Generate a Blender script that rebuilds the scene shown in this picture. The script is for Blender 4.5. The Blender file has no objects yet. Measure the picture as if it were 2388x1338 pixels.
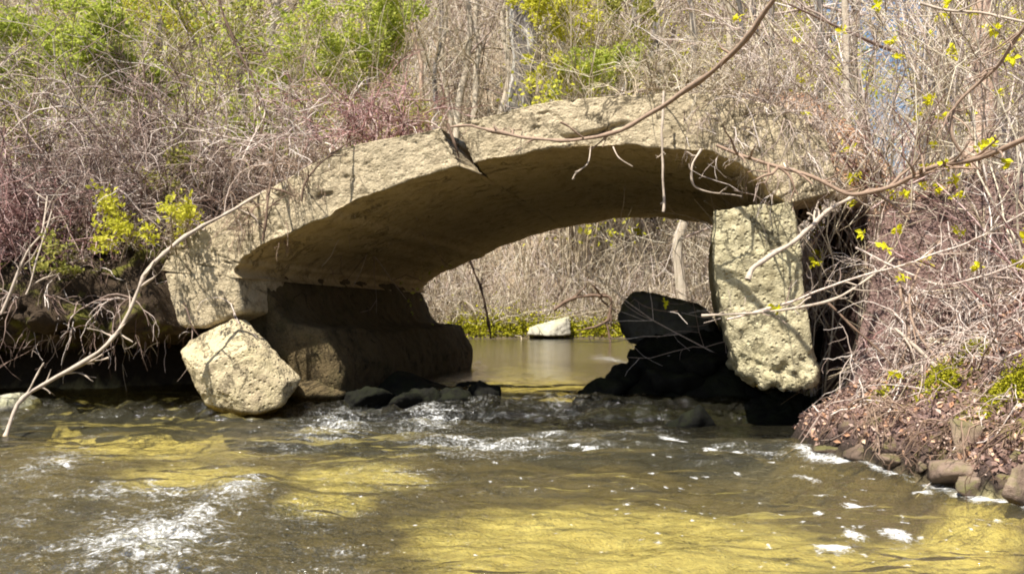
import bpy, bmesh, math
import numpy as np
from mathutils import Vector, Matrix
R = math.radians
C = bpy.context.scene.collection
# ------------------------------------------------------------------ camera
FPX = 2068.0; CAMZ = 0.85; T = math.atan(67/FPX)
cam = bpy.data.cameras.new('camera'); camo = bpy.data.objects.new('camera', cam); C.objects.link(camo)
camo.location = (0, 0, CAMZ); camo.rotation_euler = (math.pi/2+T, 0, 0)
cam.sensor_width = 36; cam.lens = 36*FPX/2388; cam.clip_start = .05; cam.clip_end = 600
bpy.context.scene.camera = camo
def ray(px, py):
    u = (px-1194)/FPX; v = -(py-669)/FPX
    return np.array([u, math.cos(T)-v*math.sin(T), math.sin(T)+v*math.cos(T)])
def P(px, py, d):
    r = ray(px, py); return np.array([0, 0, CAMZ])+r*(d/r[1])
def G(px, py, z=0.0):
    r = ray(px, py); return np.array([0, 0, CAMZ])+r*((z-CAMZ)/r[2])
AX = np.array([.213, 1, 0]); AX = AX/np.linalg.norm(AX)          # direction of the bridge barrel
def F(px, py, back=0.0):                                          # point on the bridge's front face
    r = ray(px, py); o = np.array([0, 0, CAMZ])
    s = (7.0/math.hypot(1, .213)+back)/(AX@r); return o+r*s
# ------------------------------------------------------------------ noise
def _hash(i, j, k, s):
    n = (i*374761393+j*668265263+k*2147483647+s*974634777) & 0xffffffff
    n = ((n ^ (n >> 13))*1274126177) & 0xffffffff
    n = ((n ^ (n >> 16))*2246822519) & 0xffffffff
    return ((n ^ (n >> 15)) & 0xffffff)/float(0xffffff)*2-1
def vnoise(p, s=0):
    p = np.asarray(p, float); f = np.floor(p); t = p-f; i = f.astype(np.int64); t = t*t*(3-2*t)
    out = 0
    for a in (0, 1):
        for b in (0, 1):
            for c in (0, 1):
                w = (t[..., 0] if a else 1-t[..., 0])*(t[..., 1] if b else 1-t[..., 1])*(t[..., 2] if c else 1-t[..., 2])
                out = out+w*_hash(i[..., 0]+a, i[..., 1]+b, i[..., 2]+c, s)
    return out
def fbm(p, sc=1.0, o=4, s=0, rough=.5):
    p = np.asarray(p, float)*sc; a = 1; out = 0; n = 0
    for k in range(o):
        out = out+a*vnoise(p, s+k*17); n += a; p = p*2.03+3.1; a *= rough
    return out/n*1.6
def fbm2(x, y, sc=1.0, o=4, s=0, rough=.5):
    return fbm(np.stack([x, y, np.full_like(x, .37)], -1), sc, o, s, rough)
def sm(a, b, x):
    t = np.clip((x-a)/(b-a), 0, 1); return t*t*(3-2*t)
def nrm(v): return v/np.maximum(np.linalg.norm(v, axis=-1, keepdims=True), 1e-9)
# ------------------------------------------------------------------ mesh building
class MB:
    def __init__(s): s.v = []; s.f = []; s.n = 0; s.mi = []
    def add(s, v, f, mi=0):
        v = np.asarray(v, float).reshape(-1, 3); f = np.asarray(f, np.int64).reshape(-1, 4)
        s.v.append(v); s.f.append(f+s.n); s.n += len(v); s.mi.append(np.full(len(f), mi))
    def tubes(s, p, r0, r1, sides=3, mi=0, pw=1.0):
        p = np.asarray(p, float); M, K, _ = p.shape
        if M == 0: return
        t = np.gradient(p, axis=1); t = nrm(t)
        ref = np.where(np.abs(t[:, :1, 2:3]) > .9, np.array([1., 0, 0]), np.array([0, 0, 1.]))
        a = nrm(np.cross(t, np.broadcast_to(ref, t.shape))); b = np.cross(t, a)
        r0 = np.broadcast_to(np.asarray(r0, float), (M,)); r1 = np.broadcast_to(np.asarray(r1, float), (M,))
        w = np.linspace(0, 1, K)**pw; r = r0[:, None]*(1-w)+r1[:, None]*w
        an = np.arange(sides)*2*math.pi/sides
        v = p[:, :, None]+r[:, :, None, None]*(np.cos(an)[:, None]*a[:, :, None]+np.sin(an)[:, None]*b[:, :, None])
        m, k, c = np.meshgrid(np.arange(M), np.arange(K-1), np.arange(sides), indexing='ij')
        c2 = (c+1) % sides; base = m*K*sides
        f = np.stack([base+k*sides+c, base+k*sides+c2, base+(k+1)*sides+c2, base+(k+1)*sides+c], -1)
        s.add(v, f, mi)
    def leaves(s, p, size, rng, up=.3, mi=0, asp=.55):
        p = np.asarray(p, float); M = len(p)
        if M == 0: return
        d = nrm(rng.normal(0, 1, (M, 3))); n = nrm(rng.normal(0, 1, (M, 3))+np.array([0, -up, up]))
        a = nrm(np.cross(d, n)); d = np.cross(n, a); L = (size*rng.uniform(.6, 1.3, M))[:, None]
        v = np.stack([p, p+d*L*.5+a*L*asp*.5+n*L*.08, p+d*L-n*L*.1, p+d*L*.5-a*L*asp*.5+n*L*.08], 1)
        s.add(v, np.arange(M*4).reshape(-1, 4), mi)
    def build(s, name, mats, parent=None, smooth=True, loc=None):
        v = np.concatenate(s.v) if s.v else np.zeros((0, 3)); f = np.concatenate(s.f)
        if loc is not None: v = v-np.asarray(loc)
        me = bpy.data.meshes.new(name)
        me.vertices.add(len(v)); me.vertices.foreach_set('co', v.astype(np.float32).ravel())
        me.loops.add(len(f)*4); me.loops.foreach_set('vertex_index', f.astype(np.int32).ravel())
        me.polygons.add(len(f)); me.polygons.foreach_set('loop_start', np.arange(0, len(f)*4, 4, dtype=np.int32))
        me.polygons.foreach_set('use_smooth', np.full(len(f), smooth))
        for m in (mats if isinstance(mats, (list, tuple)) else [mats]): me.materials.append(m)
        me.polygons.foreach_set('material_index', np.concatenate(s.mi).astype(np.int32))
        me.update(); me.validate()
        return link(name, me, parent, loc)
def link(name, me, parent=None, loc=None):
    o = bpy.data.objects.new(name, me); C.objects.link(o)
    if parent is not None: o.parent = parent
    elif loc is not None: o.location = tuple(float(c) for c in loc)
    return o
def empty(name, loc): 
    o = bpy.data.objects.new(name, None); C.objects.link(o); o.location = tuple(float(c) for c in loc); o.empty_display_size = .2
    return o
def tag(o, label=None, cat=None, group=None, kind=None):
    if label: o['label'] = label
    if cat: o['category'] = cat
    if group: o['group'] = group
    if kind: o['kind'] = kind
    return o
def gridmesh(mb, V, closed_j=False):
    n, m, _ = V.shape
    i, j = np.meshgrid(np.arange(n-1), np.arange(m if closed_j else m-1), indexing='ij')
    j2 = (j+1) % m
    mb.add(V, np.stack([i*m+j, i*m+j2, (i+1)*m+j2, (i+1)*m+j], -1))
def attr(o, name, val):
    a = o.data.attributes.new(name, 'FLOAT', 'POINT'); a.data.foreach_set('value', np.asarray(val, np.float32).ravel())
# ------------------------------------------------------------------ materials
class NT:
    def __init__(s, name):
        s.m = bpy.data.materials.new(name); s.m.use_nodes = True; s.t = s.m.node_tree; s.t.nodes.clear()
        s.out = s.n('ShaderNodeOutputMaterial')
    def n(s, ty, ins=None, **kw):
        n = s.t.nodes.new(ty)
        for k, v in kw.items(): setattr(n, k, v)
        for k, v in (ins or {}).items():
            sk = n.inputs[k]
            if hasattr(v, 'is_output') or isinstance(v, bpy.types.NodeSocket): s.t.links.new(v, sk)
            else: sk.default_value = v
        return n
    def pos(s, obj=False):
        return s.n('ShaderNodeTexCoord').outputs['Object'] if obj else s.n('ShaderNodeNewGeometry').outputs['Position']
    def noise(s, vec, scale, detail=5, rough=.6, dist=0.0):
        return s.n('ShaderNodeTexNoise', {'Vector': vec, 'Scale': scale, 'Detail': detail, 'Roughness': rough, 'Distortion': dist}).outputs['Fac']
    def vor(s, vec, scale, feat='F1', rand=1.0):
        return s.n('ShaderNodeTexVoronoi', {'Vector': vec, 'Scale': scale, 'Randomness': rand}, feature=feat).outputs['Distance']
    def ramp(s, fac, stops, interp='LINEAR'):
        n = s.n('ShaderNodeValToRGB', {'Fac': fac}); r = n.color_ramp; r.interpolation = interp
        while len(r.elements) < len(stops): r.elements.new(.5)
        for e, (p, c) in zip(r.elements, stops):
            e.position = p; e.color = (c if len(c) == 4 else (*c, 1)) if hasattr(c, '__len__') else (c, c, c, 1)
        return n.outputs['Color']
    def mix(s, f, a, b, bt='MIX'):
        n = s.n('ShaderNodeMix', data_type='RGBA', blend_type=bt)
        for k, v in ((0, f), (6, a), (7, b)):
            sk = n.inputs[k]
            if isinstance(v, bpy.types.NodeSocket): s.t.links.new(v, sk)
            else: sk.default_value = v if k == 0 else (*v, 1)[:4]
        return n.outputs[2]
    def math(s, op, a, b=0.0, c=False):
        n = s.n('ShaderNodeMath', operation=op, use_clamp=c)
        for k, v in ((0, a), (1, b)):
            if isinstance(v, bpy.types.NodeSocket): s.t.links.new(v, n.inputs[k])
            else: n.inputs[k].default_value = v
        return n.outputs[0]
    def attr(s, name): return s.n('ShaderNodeAttribute', attribute_name=name).outputs['Fac']
    def bump(s, h, st, dist, prev=None):
        i = {'Height': h, 'Strength': st, 'Distance': dist}
        if prev is not None: i['Normal'] = prev
        return s.n('ShaderNodeBump', i).outputs['Normal']
    def pbr(s, col, rough=.9, normal=None, spec=.3):
        i = {'Base Color': col if isinstance(col, bpy.types.NodeSocket) else (*col, 1), 'Roughness': rough, 'Specular IOR Level': spec}
        if normal is not None: i['Normal'] = normal
        return s.n('ShaderNodeBsdfPrincipled', i).outputs[0]
    def done(s, sh): s.t.links.new(sh, s.out.inputs['Surface']); return s.m

def mat_concrete(name, c0, c1, dark, moss=0.0, pit=.5, mossc=(.16, .16, .03)):
    t = NT(name); p = t.pos()
    a = t.noise(p, 1.7, 6, .65); b = t.noise(p, 9, 6, .7); g = t.noise(p, 70, 3, .6)
    col = t.mix(a, c0, c1)
    col = t.mix(t.ramp(b, [(.49, 0), (.68, .9)]), col, dark)
    col = t.mix(t.math('MULTIPLY', t.ramp(g, [(.35, 1), (.55, 0)]), .45), col, dark)
    zz = t.n('ShaderNodeSeparateXYZ', {0: p}).outputs[2]; col = t.mix(t.ramp(t.math('ADD', zz, t.math('MULTIPLY', t.math('SUBTRACT', b, .5), .2)), [(.05, .8), (.13, 0)]), col, tuple(c*.5 for c in dark))
    st_ = t.n('ShaderNodeMapping', {'Vector': p, 'Scale': (1, 1, .12)}).outputs[0]
    col = t.mix(t.math('MULTIPLY', t.ramp(t.noise(st_, 6, 5, .7), [(.52, 0), (.68, 1)]), .55), col, tuple(.55*x+.45*y for x, y in zip(dark, c0)))
    if moss:
        mm = t.noise(p, 4.2, 6, .7, .6)
        col = t.mix(t.math('MULTIPLY', t.ramp(mm, [(.5, 0), (.62, 1)]), moss), col, mossc)
    wn = t.n('ShaderNodeTexNoise', {'Vector': p, 'Scale': 2.6, 'Detail': 8, 'Roughness': .62, 'Distortion': .5}).outputs['Fac']
    ck = t.math('MULTIPLY', t.ramp(t.math('ABSOLUTE', t.math('SUBTRACT', wn, .5)), [(.0, 1), (.018, 0)]), t.ramp(a, [(.42, 0), (.6, 1)]))
    col = t.mix(t.math('MULTIPLY', ck, .8), col, tuple(x*.35 for x in dark))
    v = t.vor(p, 22); v2 = t.vor(p, 60)
    h = t.math('ADD', t.math('MULTIPLY', t.ramp(v, [(0.05, 0), (.35, 1)]), pit), t.math('ADD', t.math('MULTIPLY', b, 1.2), t.math('MULTIPLY', g, .35)))
    h = t.math('ADD', h, t.math('MULTIPLY', v2, .12)); h = t.math('ADD', h, t.math('MULTIPLY', t.noise(p, 190, 2, .6), .12)); h = t.math('SUBTRACT', h, t.math('MULTIPLY', ck, .8))
    return t.done(t.pbr(col, .92, t.bump(h, .8, .03), .2))
def mat_rock(name, c0, c1, moss=0.0, rough=.8, mossc=(.12, .13, .02)):
    t = NT(name); p = t.pos()
    a = t.noise(p, 3.1, 8, .65, .4); g = t.noise(p, 28, 6, .7)
    col = t.mix(t.ramp(a, [(.35, 0), (.65, 1)]), c0, c1)
    col = t.mix(t.math('MULTIPLY', g, .5), col, tuple(c*.4 for c in c0))
    zz = t.n('ShaderNodeSeparateXYZ', {0: p}).outputs[2]; col = t.mix(t.ramp(t.math('ADD', zz, t.math('MULTIPLY', t.math('SUBTRACT', g, .5), .12)), [(.03, .75), (.085, 0)]), col, tuple(c*.3 for c in c0))
    if moss:
        z = t.n('ShaderNodeSeparateXYZ', {0: t.n('ShaderNodeNewGeometry').outputs['Normal']}).outputs[2]
        mm = t.math('MULTIPLY', t.ramp(t.noise(p, 5, 6, .7), [(.42, 0), (.56, 1)]), t.ramp(z, [(.1, 0), (.5, 1)]))
        col = t.mix(t.math('MULTIPLY', mm, moss), col, mossc)
    h = t.math('ADD', a, t.math('MULTIPLY', g, .5))
    return t.done(t.pbr(col, rough, t.bump(h, .8, .04), .12 if 'wet' in name else .3))
def mat_twig(name, stops, rough=.8):
    t = NT(name); r = t.n('ShaderNodeNewGeometry').outputs['Random Per Island']
    col = t.ramp(r, stops); p = t.pos()
    col = t.mix(t.ramp(t.noise(p, 35, 3, .6), [(.4, 0), (.75, .6)]), col, tuple(c*.45 for c in stops[0][1]))
    return t.done(t.pbr(col, rough, None, .25))
def mat_leaf(name, stops, trans=.45):
    t = NT(name); r = t.n('ShaderNodeNewGeometry').outputs['Random Per Island']
    col = t.ramp(r, stops)
    d = t.n('ShaderNodeBsdfDiffuse', {'Color': col}).outputs[0]; tr = t.n('ShaderNodeBsdfTranslucent', {'Color': col}).outputs[0]
    return t.done(t.n('ShaderNodeMixShader', {0: trans, 1: d, 2: tr}).outputs[0])
def mat_bark(name, c0, c1, streak=None):
    t = NT(name); p = t.pos(True)
    mp = t.n('ShaderNodeMapping', {'Vector': p, 'Scale': (1, 1, .16)}).outputs[0]
    a = t.noise(mp, 9, 7, .7); b = t.noise(p, 1.3, 4, .6)
    col = t.mix(t.ramp(a, [(.38, 0), (.62, 1)]), c0, c1)
    if streak: col = t.mix(t.ramp(t.noise(mp, 3, 4, .6), [(.57, 0), (.61, 1)]), col, streak)
    col = t.mix(t.math('MULTIPLY', t.ramp(b, [(.5, 0), (.7, 1)]), .4), col, (.12, .13, .07))
    return t.done(t.pbr(col, .9, t.bump(a, .9, .05), .2))

m_face = mat_concrete('tan concrete', (.40, .335, .225), (.68, .56, .37), (.22, .17, .105), .07, .35, (.33, .30, .13))
m_pier = mat_concrete('pitted mossy concrete', (.47, .41, .25), (.58, .52, .34), (.22, .18, .10), .1, 1.0, (.31, .29, .09))
m_pale = mat_concrete('pale broken concrete', (.50, .41, .24), (.62, .53, .34), (.33, .26, .17), .12, 1.1, (.40, .37, .10))
m_foot = mat_concrete('concrete darkened for shade', (.10, .072, .034), (.15, .11, .055), (.05, .036, .018), .3, .5, (.06, .06, .02))  # bridge concrete again, with the shade inside the arch painted into its dark colour
m_soffit = mat_concrete('concrete underside toned for shade', (.50, .385, .21), (.62, .49, .30), (.34, .25, .12), .05, .2, (.18, .17, .07))  # separate copy for the underside, its shaded look tuned into the colour
m_wet_shade = mat_rock('shade-black wet rock', (.005, .005, .004), (.014, .013, .010), .15, .85, (.04, .05, .012))  # wet rock, with the pile's shade painted into its near-black colour
m_clod = mat_rock('earthy lumps', (.05, .034, .026), (.19, .125, .10), .6, .9, (.2, .2, .03))
m_slab = mat_rock('dark grey slab', (.055, .052, .045), (.13, .12, .10), .3, .7)
m_rock = mat_rock('brown bank stone', (.17, .115, .08), (.40, .29, .22), .5, .8)
m_palerock = mat_rock('pale stone', (.5, .46, .36), (.62, .58, .48), .3, .85, (.3, .32, .05))
m_briar = mat_twig('briar canes', [(0, (.07, .042, .036)), (.35, (.25, .165, .13)), (.7, (.52, .40, .34)), (1, (.80, .70, .62))])
m_red = mat_twig('reddish canes', [(0, (.10, .045, .04)), (.5, (.38, .20, .18)), (1, (.72, .54, .50))])
m_tan = mat_twig('tan twigs', [(0, (.20, .145, .09)), (.5, (.56, .46, .32)), (1, (.84, .76, .60))])
m_pink = mat_twig('pinkish tan twigs', [(0, (.22, .15, .12)), (.5, (.60, .48, .40)), (1, (.86, .77, .69))])
m_greytwig = mat_twig('pale grey branch', [(0, (.46, .37, .29)), (1, (.52, .43, .34))])
m_dark = mat_twig('dark brown branch', [(0, (.14, .09, .06)), (1, (.20, .13, .09))])
m_midb = mat_twig('brown branch', [(0, (.30, .20, .14)), (1, (.36, .26, .19))])
m_green = mat_leaf('spring green leaves', [(0, (.26, .32, .05)), (.5, (.44, .49, .09)), (1, (.60, .62, .15))])
m_yell = mat_leaf('yellow green leaves', [(0, (.42, .42, .04)), (.5, (.58, .56, .06)), (1, (.72, .68, .12))])
m_olive = mat_leaf('olive leaves', [(0, (.20, .22, .05)), (.5, (.38, .37, .09)), (1, (.52, .48, .14))])
m_bud = mat_leaf('opening buds', [(0, (.66, .64, .02)), (1, (.82, .78, .05))])
m_litter = mat_leaf('dead leaves', [(0, (.09, .055, .045)), (.45, (.22, .14, .11)), (.8, (.34, .23, .19)), (1, (.60, .46, .38))], .15)
m_litter2 = mat_leaf('pale orange dead leaves', [(0, (.42, .22, .13)), (.6, (.62, .38, .24)), (1, (.74, .54, .38))], .2)
m_bark = mat_bark('grey bark', (.10, .085, .075), (.25, .22, .20), (.56, .53, .48))
m_bark2 = mat_bark('pale tan bark', (.40, .33, .24), (.58, .50, .40))
m_bark3 = mat_bark('pinkish bark', (.42, .28, .20), (.60, .44, .34))
m_moss = mat_leaf('moss tufts', [(0, (.14, .14, .01)), (.5, (.30, .29, .02)), (1, (.48, .44, .04))], .2)

# ------------------------------------------------------------------ terrain
def XR(y): return np.interp(y, [0, 3, 4.1, 5.6, 6.2, 6.9, 12, 16, 22, 30, 90], [3.5, 2.78, 2.40, 1.93, 1.98, 2.62, 3.7, 5, 7.2, 7.8, 8])
def XL(y): return np.interp(y, [8, 9, 12.6, 16, 22, 30, 90], [-2.75, -2.6, -1.8, -2.6, -3.2, -3.6, -4])
WL = .15
def H(x, y, rough=True):
    x = np.asarray(x, float); y = np.asarray(y, float)
    w = fbm2(x, y, .9, 3, 5)*.22+fbm2(x, y, 3.3, 3, 8)*.07
    bar = .14*np.exp(-(((x-.55)/1.15)**2+((y-3.0)/.9)**2))+.10*np.exp(-(((x+1.4)/1.1)**2+((y-5.4)/.8)**2))+.10*np.exp(-(((x-1.9)/.5)**2+((y-3.1)/.6)**2))
    bed = -.26+bar+.06*fbm2(x, y, 1.1, 4, 2)+np.where(y > 7.2, .1*sm(7.2, 8.3, y), 0)-.3*sm(9, 12, y)
    lev = WL*sm(7.0, 8.6, y)
    d = x-XR(y)+w*.7; st = sm(6.4, 7.0, y)*(1-sm(11.5, 13, y))
    dp = np.maximum(d, 0)
    zr = np.minimum(dp*(1.7+5*st), .16+1.5*st)+.66*(1-.55*st)*np.maximum(dp-.12, 0)
    zr = np.where(zr > 1.75, 1.75+.62*(1-np.exp(-(zr-1.75)/.62)), zr)
    zr = lev+np.where(d < 0, d*.9, zr)
    d = np.minimum(XL(y)-x, y-8.85)+w*.8
    dp = np.maximum(d, 0)
    zl = np.minimum(dp*3.2, 1.0)+.55*np.maximum(dp-.3, 0)
    zl = np.where(zl > 1.6, 1.6+.8*(1-np.exp(-(zl-1.6)/.8)), zl)
    zl = lev+np.where(d < 0, d*1.1, zl)
    d = y-27-.7*w-.04*np.abs(x)
    hill = np.maximum(0, d-4)*.85
    hill = 34*(1-np.exp(-hill/34))*1.35
    valley = np.exp(-(((x-.43*y)/(1.0+.05*y))**2))
    zf = WL+np.where(d < 0, d*.25, np.minimum(d*.5, .22)+np.maximum(d, 0)*.03+hill*(1-.88*valley))
    hill2 = np.maximum(0, y-14)*.10*sm(3, 12, np.abs(x-2)-3)
    z = np.maximum(np.maximum(bed, zr+hill2*(d*0+1)*(zr > .3)), np.maximum(zl+hill2*(zl > .3), zf))
    land = sm(.0, .25, z-lev)
    if rough: z = z+land*(.05*fbm2(x, y, 2.5, 4, 11)+.035*fbm2(x, y, 9, 3, 12))+(1-land)*.012*fbm2(x, y, 14, 3, 13)
    return z
def axis_pts(a, b, fine, ends, g):
    c = list(np.arange(a, b, fine)); s = fine; x = a
    lo = []; 
    while x > ends[0]: s *= g; x -= s; lo.append(x)
    s = fine; x = c[-1]; hi = []
    while x < ends[1]: s *= g; x += s; hi.append(x)
    return np.array(lo[::-1]+c+hi)
gx = axis_pts(-5.6, 4.6, .04, (-90, 90), 1.06); gy = axis_pts(.6, 12, .04, (-4, 120), 1.03)
X, Y = np.meshgrid(gx, gy, indexing='xy'); Z = H(X, Y)
t = NT('ground soil and stream bed'); p = t.pos()
n1 = t.noise(p, 1.6, 6, .65); n2 = t.noise(p, 14, 6, .7); n3 = t.noise(p, 60, 3, .6)
soil = t.mix(n2, (.12, .076, .066), (.37, .25, .22)); soil = t.mix(t.ramp(n3, [(.4, 0), (.7, .7)]), soil, (.10, .055, .04))
soil = t.mix(t.math('MULTIPLY', t.ramp(t.noise(p, 2.3, 5, .7), [(.55, 0), (.66, 1)]), t.attr('mossy')), soil, (.24, .23, .03))
sand = t.mix(t.ramp(n2, [(.3, 0), (.7, 1)]), (.52, .43, .19), (.76, .69, .37))
sand = t.mix(t.ramp(t.vor(p, 16), [(.08, .5), (.26, 0)]), sand, (.24, .17, .07))
mud = t.mix(n2, (.075, .058, .03), (.19, .15, .08))
sf = t.math('ADD', t.attr('sand'), t.math('MULTIPLY', t.math('SUBTRACT', n1, .5), 1.0)); bedc = t.mix(t.ramp(sf, [(.22, 0), (.62, 1)]), mud, sand); bedc = t.mix(t.attr('chute'), bedc, (.018, .016, .012))  # near-black bed colour stands in for shade under the arch
far = t.mix(n2, (.20, .15, .10), (.40, .31, .22))
soil = t.mix(t.attr('far'), soil, far)
soil = t.mix(t.attr('wet'), soil, (.035, .026, .02))  # dark tone for wet soil and for painted hollow shade
col = t.mix(t.attr('bed'), soil, bedc)
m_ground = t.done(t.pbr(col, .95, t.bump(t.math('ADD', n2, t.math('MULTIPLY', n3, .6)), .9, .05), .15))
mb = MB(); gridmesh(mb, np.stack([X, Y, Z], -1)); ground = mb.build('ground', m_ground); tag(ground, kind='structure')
lev = WL*sm(7.0, 8.6, Y)
attr(ground, 'bed', 1-sm(-.03, .02, Z-lev))
SD = [(1480, 1235, 430, 85, 1.5), (1300, 1300, 330, 50, 1.1), (1650, 1300, 280, 45, 1.2), (2160, 1250, 240, 36, 1.1), (300, 1000, 260, 30, .9), (480, 1080, 230, 34, .85), (830, 1085, 160, 40, 1.15), (760, 1160, 110, 34, 1.0), (1000, 1200, 160, 40, .45), (1240, 850, 170, 40, .5)]
def pools(L_, x, y):
    e = np.zeros_like(x)
    for px, py, a, b, q in L_:
        c = G(px, py, -.15); A = abs(G(px+a, py, -.15)[0]-c[0]); B = .5*(G(px, py-b, -.15)-G(px, py+b, -.15))[1]
        e = np.maximum(e, q*np.exp(-((x-c[0]-(y-c[1])*c[0]/c[1])/A)**2-((y-c[1])/B)**2))
    return e
attr(ground, 'sand', np.clip(pools(SD, X, Y), 0, 1.2))
attr(ground, 'chute', sm(6.75, 7.2, Y+.213*X+.55*sm(.8, 1.3, X)+.25*fbm2(X, Y, 2.2, 3, 19))*(1-sm(8.8, 9.8, Y))*sm(-2.3, -1.9, X))  # mask for the bed painted dark as arch shade
attr(ground, 'mossy', np.clip(sm(1.9, 2.4, X)*(1-sm(5.6, 6.2, Y))+sm(10, 13, Y), 0, 1))
attr(ground, 'far', sm(9, 14, Y))
attr(ground, 'wet', np.clip((1-sm(.06, .20, Z-lev))+(1-sm(1.2, 1.5, Z))*sm(8.5, 8.8, Y)*(1-sm(10, 11, Y))*sm(2.2, 2.5, -X), 0, 1))  # wet water line, plus shade painted into the bank toe and left hollow
# ------------------------------------------------------------------ water
def rip(x, y):
    """standing waves and churned water of the run below the bridge"""
    flow = np.stack([x*1.0+.2*y, y*2.2, np.full_like(x, .4)], -1)
    wob = fbm(flow, 1.1, 3, 31)
    h = .036*fbm(np.stack([x+.3*wob, y*2.1+.3*wob, np.full_like(x, .1)], -1), 1.7, 4, 33)
    return h
EDD = [  # churned places: px, py, length px, height px, turn, strength
 (120, 1085, 80, 40, -.05, .8), (330, 1150, 260, 22, -.03, .75), (560, 1150, 90, 48, .1, .8), (350, 1260, 190, 80, .1, 1.15), (450, 1215, 90, 45, .25, 1.0), (270, 1225, 90, 38, .1, .7),
 (780, 1000, 100, 34, -.1, .9), (1000, 985, 90, 26, -.1, .8), (1130, 1032, 200, 17, .08, .95), (1290, 1012, 60, 9, .2, .8), (1100, 1060, 200, 16, 0, .45), (1050, 945, 160, 40, 0, .45), (1290, 960, 90, 24, 0, .45),
 (60, 1200, 120, 70, 0, .35), (150, 1300, 260, 40, 0, .4), (760, 1300, 160, 45, 0, .30), (680, 1200, 120, 40, .0, .35), (900, 1110, 200, 40, 0, .3), (650, 1045, 120, 30, 0, .3), (1390, 1040, 80, 12, .1, .5), (1420, 860, 40, 14, .3, .7), (1115, 880, 16, 26, 0, .7), (1460, 1010, 120, 14, 0, .5), (1720, 1055, 150, 14, 0, .45),
]
def churn(x, y):
    e = np.zeros_like(x)
    # compare in plan: convert each patch to plan ellipse
    for px, py, a, b, th, s in EDD:
        c = G(px, py); ex = G(px+a, py); ey = .5*(G(px, py-b)-G(px, py+b))
        A = abs(ex[0]-c[0]); B = max(abs(ey[1]), .04)
        dx = x-c[0]-(c[0]/c[1])*(y-c[1])*.5; dy = y-c[1]+math.tan(th)*dx*B/A*1.5
        q = (dx/A)**2+(dy/B)**2
        e = np.maximum(e, s*np.exp(-q*1.1))
    return e
wx = axis_pts(-4.2, 3.4, .022, (-9, 16), 1.08); wy = axis_pts(1.5, 8.8, .02, (-1, 34), 1.05)
X, Y = np.meshgrid(wx, wy, indexing='xy')
ch = churn(X, Y)
edge = XR(Y)-X-(fbm2(X, Y, .9, 3, 5)*.22+fbm2(X, Y, 3.3, 3, 8)*.07)*.7
fo_edge = np.exp(-((edge-.05)/.075)**2)*(Y < 5.75)*(1.1+.5*fbm2(X, Y, 3, 2, 91))
up = sm(8.4, 10, Y)
base = WL*(.75*sm(6.95, 7.9, Y)+.25*sm(7.6, 8.6, Y))
fine = fbm(np.stack([X*1.3, Y*2, X*0+.2], -1), 7.5, 3, 41)
near = 1-sm(9, 14, Y)
Zw = base+(1-up)*rip(X, Y)+ch*(.05*fbm(np.stack([X, Y*1.5, X*0], -1), 5.5, 4, 47)+.012)+.004*fine*near+  .02*near*(1-up)*fbm(np.stack([X, Y*2.4, X*0+.8], -1), 3.2, 3, 61)
Zw += sm(6.9, 7.3, Y)*(1-sm(7.7, 8.2, Y))*.05*fbm(np.stack([X*1.6, Y, X*0+.5], -1), 5, 3, 63)
t = NT('stream water'); p = t.pos()
mp = t.n('ShaderNodeMapping', {'Vector': p, 'Scale': (1, 1.25, 1)}).outputs[0]
f = t.attr('foam'); fl = t.attr('fleck')
sp = t.n('ShaderNodeMapping', {'Vector': p, 'Scale': (.75, 1.5, 1), 'Rotation': (0, 0, .15)}).outputs[0]; fn = t.noise(sp, 9, 8, .78, 1.1); fn2 = t.noise(p, 55, 4, .7); vv = t.vor(mp, 30)
fm = t.math('ADD', t.math('MULTIPLY', f, 1.0), t.math('MULTIPLY', t.math('SUBTRACT', fn, .5), 2.2))
fm = t.math('ADD', fm, t.math('MULTIPLY', t.math('SUBTRACT', fn2, .5), 1.6))
foam = t.ramp(fm, [(.40, 0), (.7, .28), (1.15, .85)])
fk = t.ramp(t.math('ADD', fl, t.math('MULTIPLY', t.math('SUBTRACT', fn2, .5), 1.5)), [(.62, 0), (1.05, .75)])
foam = t.math('MAXIMUM', foam, fk)
h = t.math('ADD', t.math('MULTIPLY', t.noise(mp, 6, 4, .6, .8), 1.0), t.math('ADD', t.math('MULTIPLY', t.noise(mp, 19, 4, .6, .8), .5), t.math('MULTIPLY', t.noise(p, 50, 3, .6, .3), .08)))
hb = t.math('MULTIPLY', h, t.attr('rough'))
nb = t.bump(hb, .9, .11)
fr = t.n('ShaderNodeFresnel', {'IOR': 1.33, 'Normal': nb}).outputs[0]
gl = t.n('ShaderNodeBsdfGlossy', {'Color': (.95, .96, 1, 1), 'Roughness': .09, 'Normal': nb}).outputs[0]
tr = t.n('ShaderNodeBsdfTransparent', {'Color': (.90, .86, .58, 1)}).outputs[0]
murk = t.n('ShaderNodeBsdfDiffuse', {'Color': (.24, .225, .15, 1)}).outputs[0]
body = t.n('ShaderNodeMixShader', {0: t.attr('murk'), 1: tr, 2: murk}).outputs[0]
w = t.n('ShaderNodeMixShader', {0: fr, 1: body, 2: gl}).outputs[0]
fd = t.pbr((.80, .80, .78), .7, t.bump(fn2, .6, .02), .3)
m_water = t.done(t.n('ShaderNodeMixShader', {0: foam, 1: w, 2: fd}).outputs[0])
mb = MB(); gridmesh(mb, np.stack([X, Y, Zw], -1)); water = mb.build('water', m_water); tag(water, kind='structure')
attr(water, 'foam', np.clip(np.maximum(.30*np.sqrt(np.clip(ch, 0, 1))+.36*ch, fo_edge*.62), 0, 1.1))
attr(water, 'rough', np.clip(.20+.75*ch+.45*sm(.4, -1.2, X-.0*Y)*0+.42*sm(-.2, -1.3, X)*(1-sm(4.5, 6, Y))+.2*sm(0, .05, Zw), 0, 1.1)*(1-.8*up))
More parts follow.
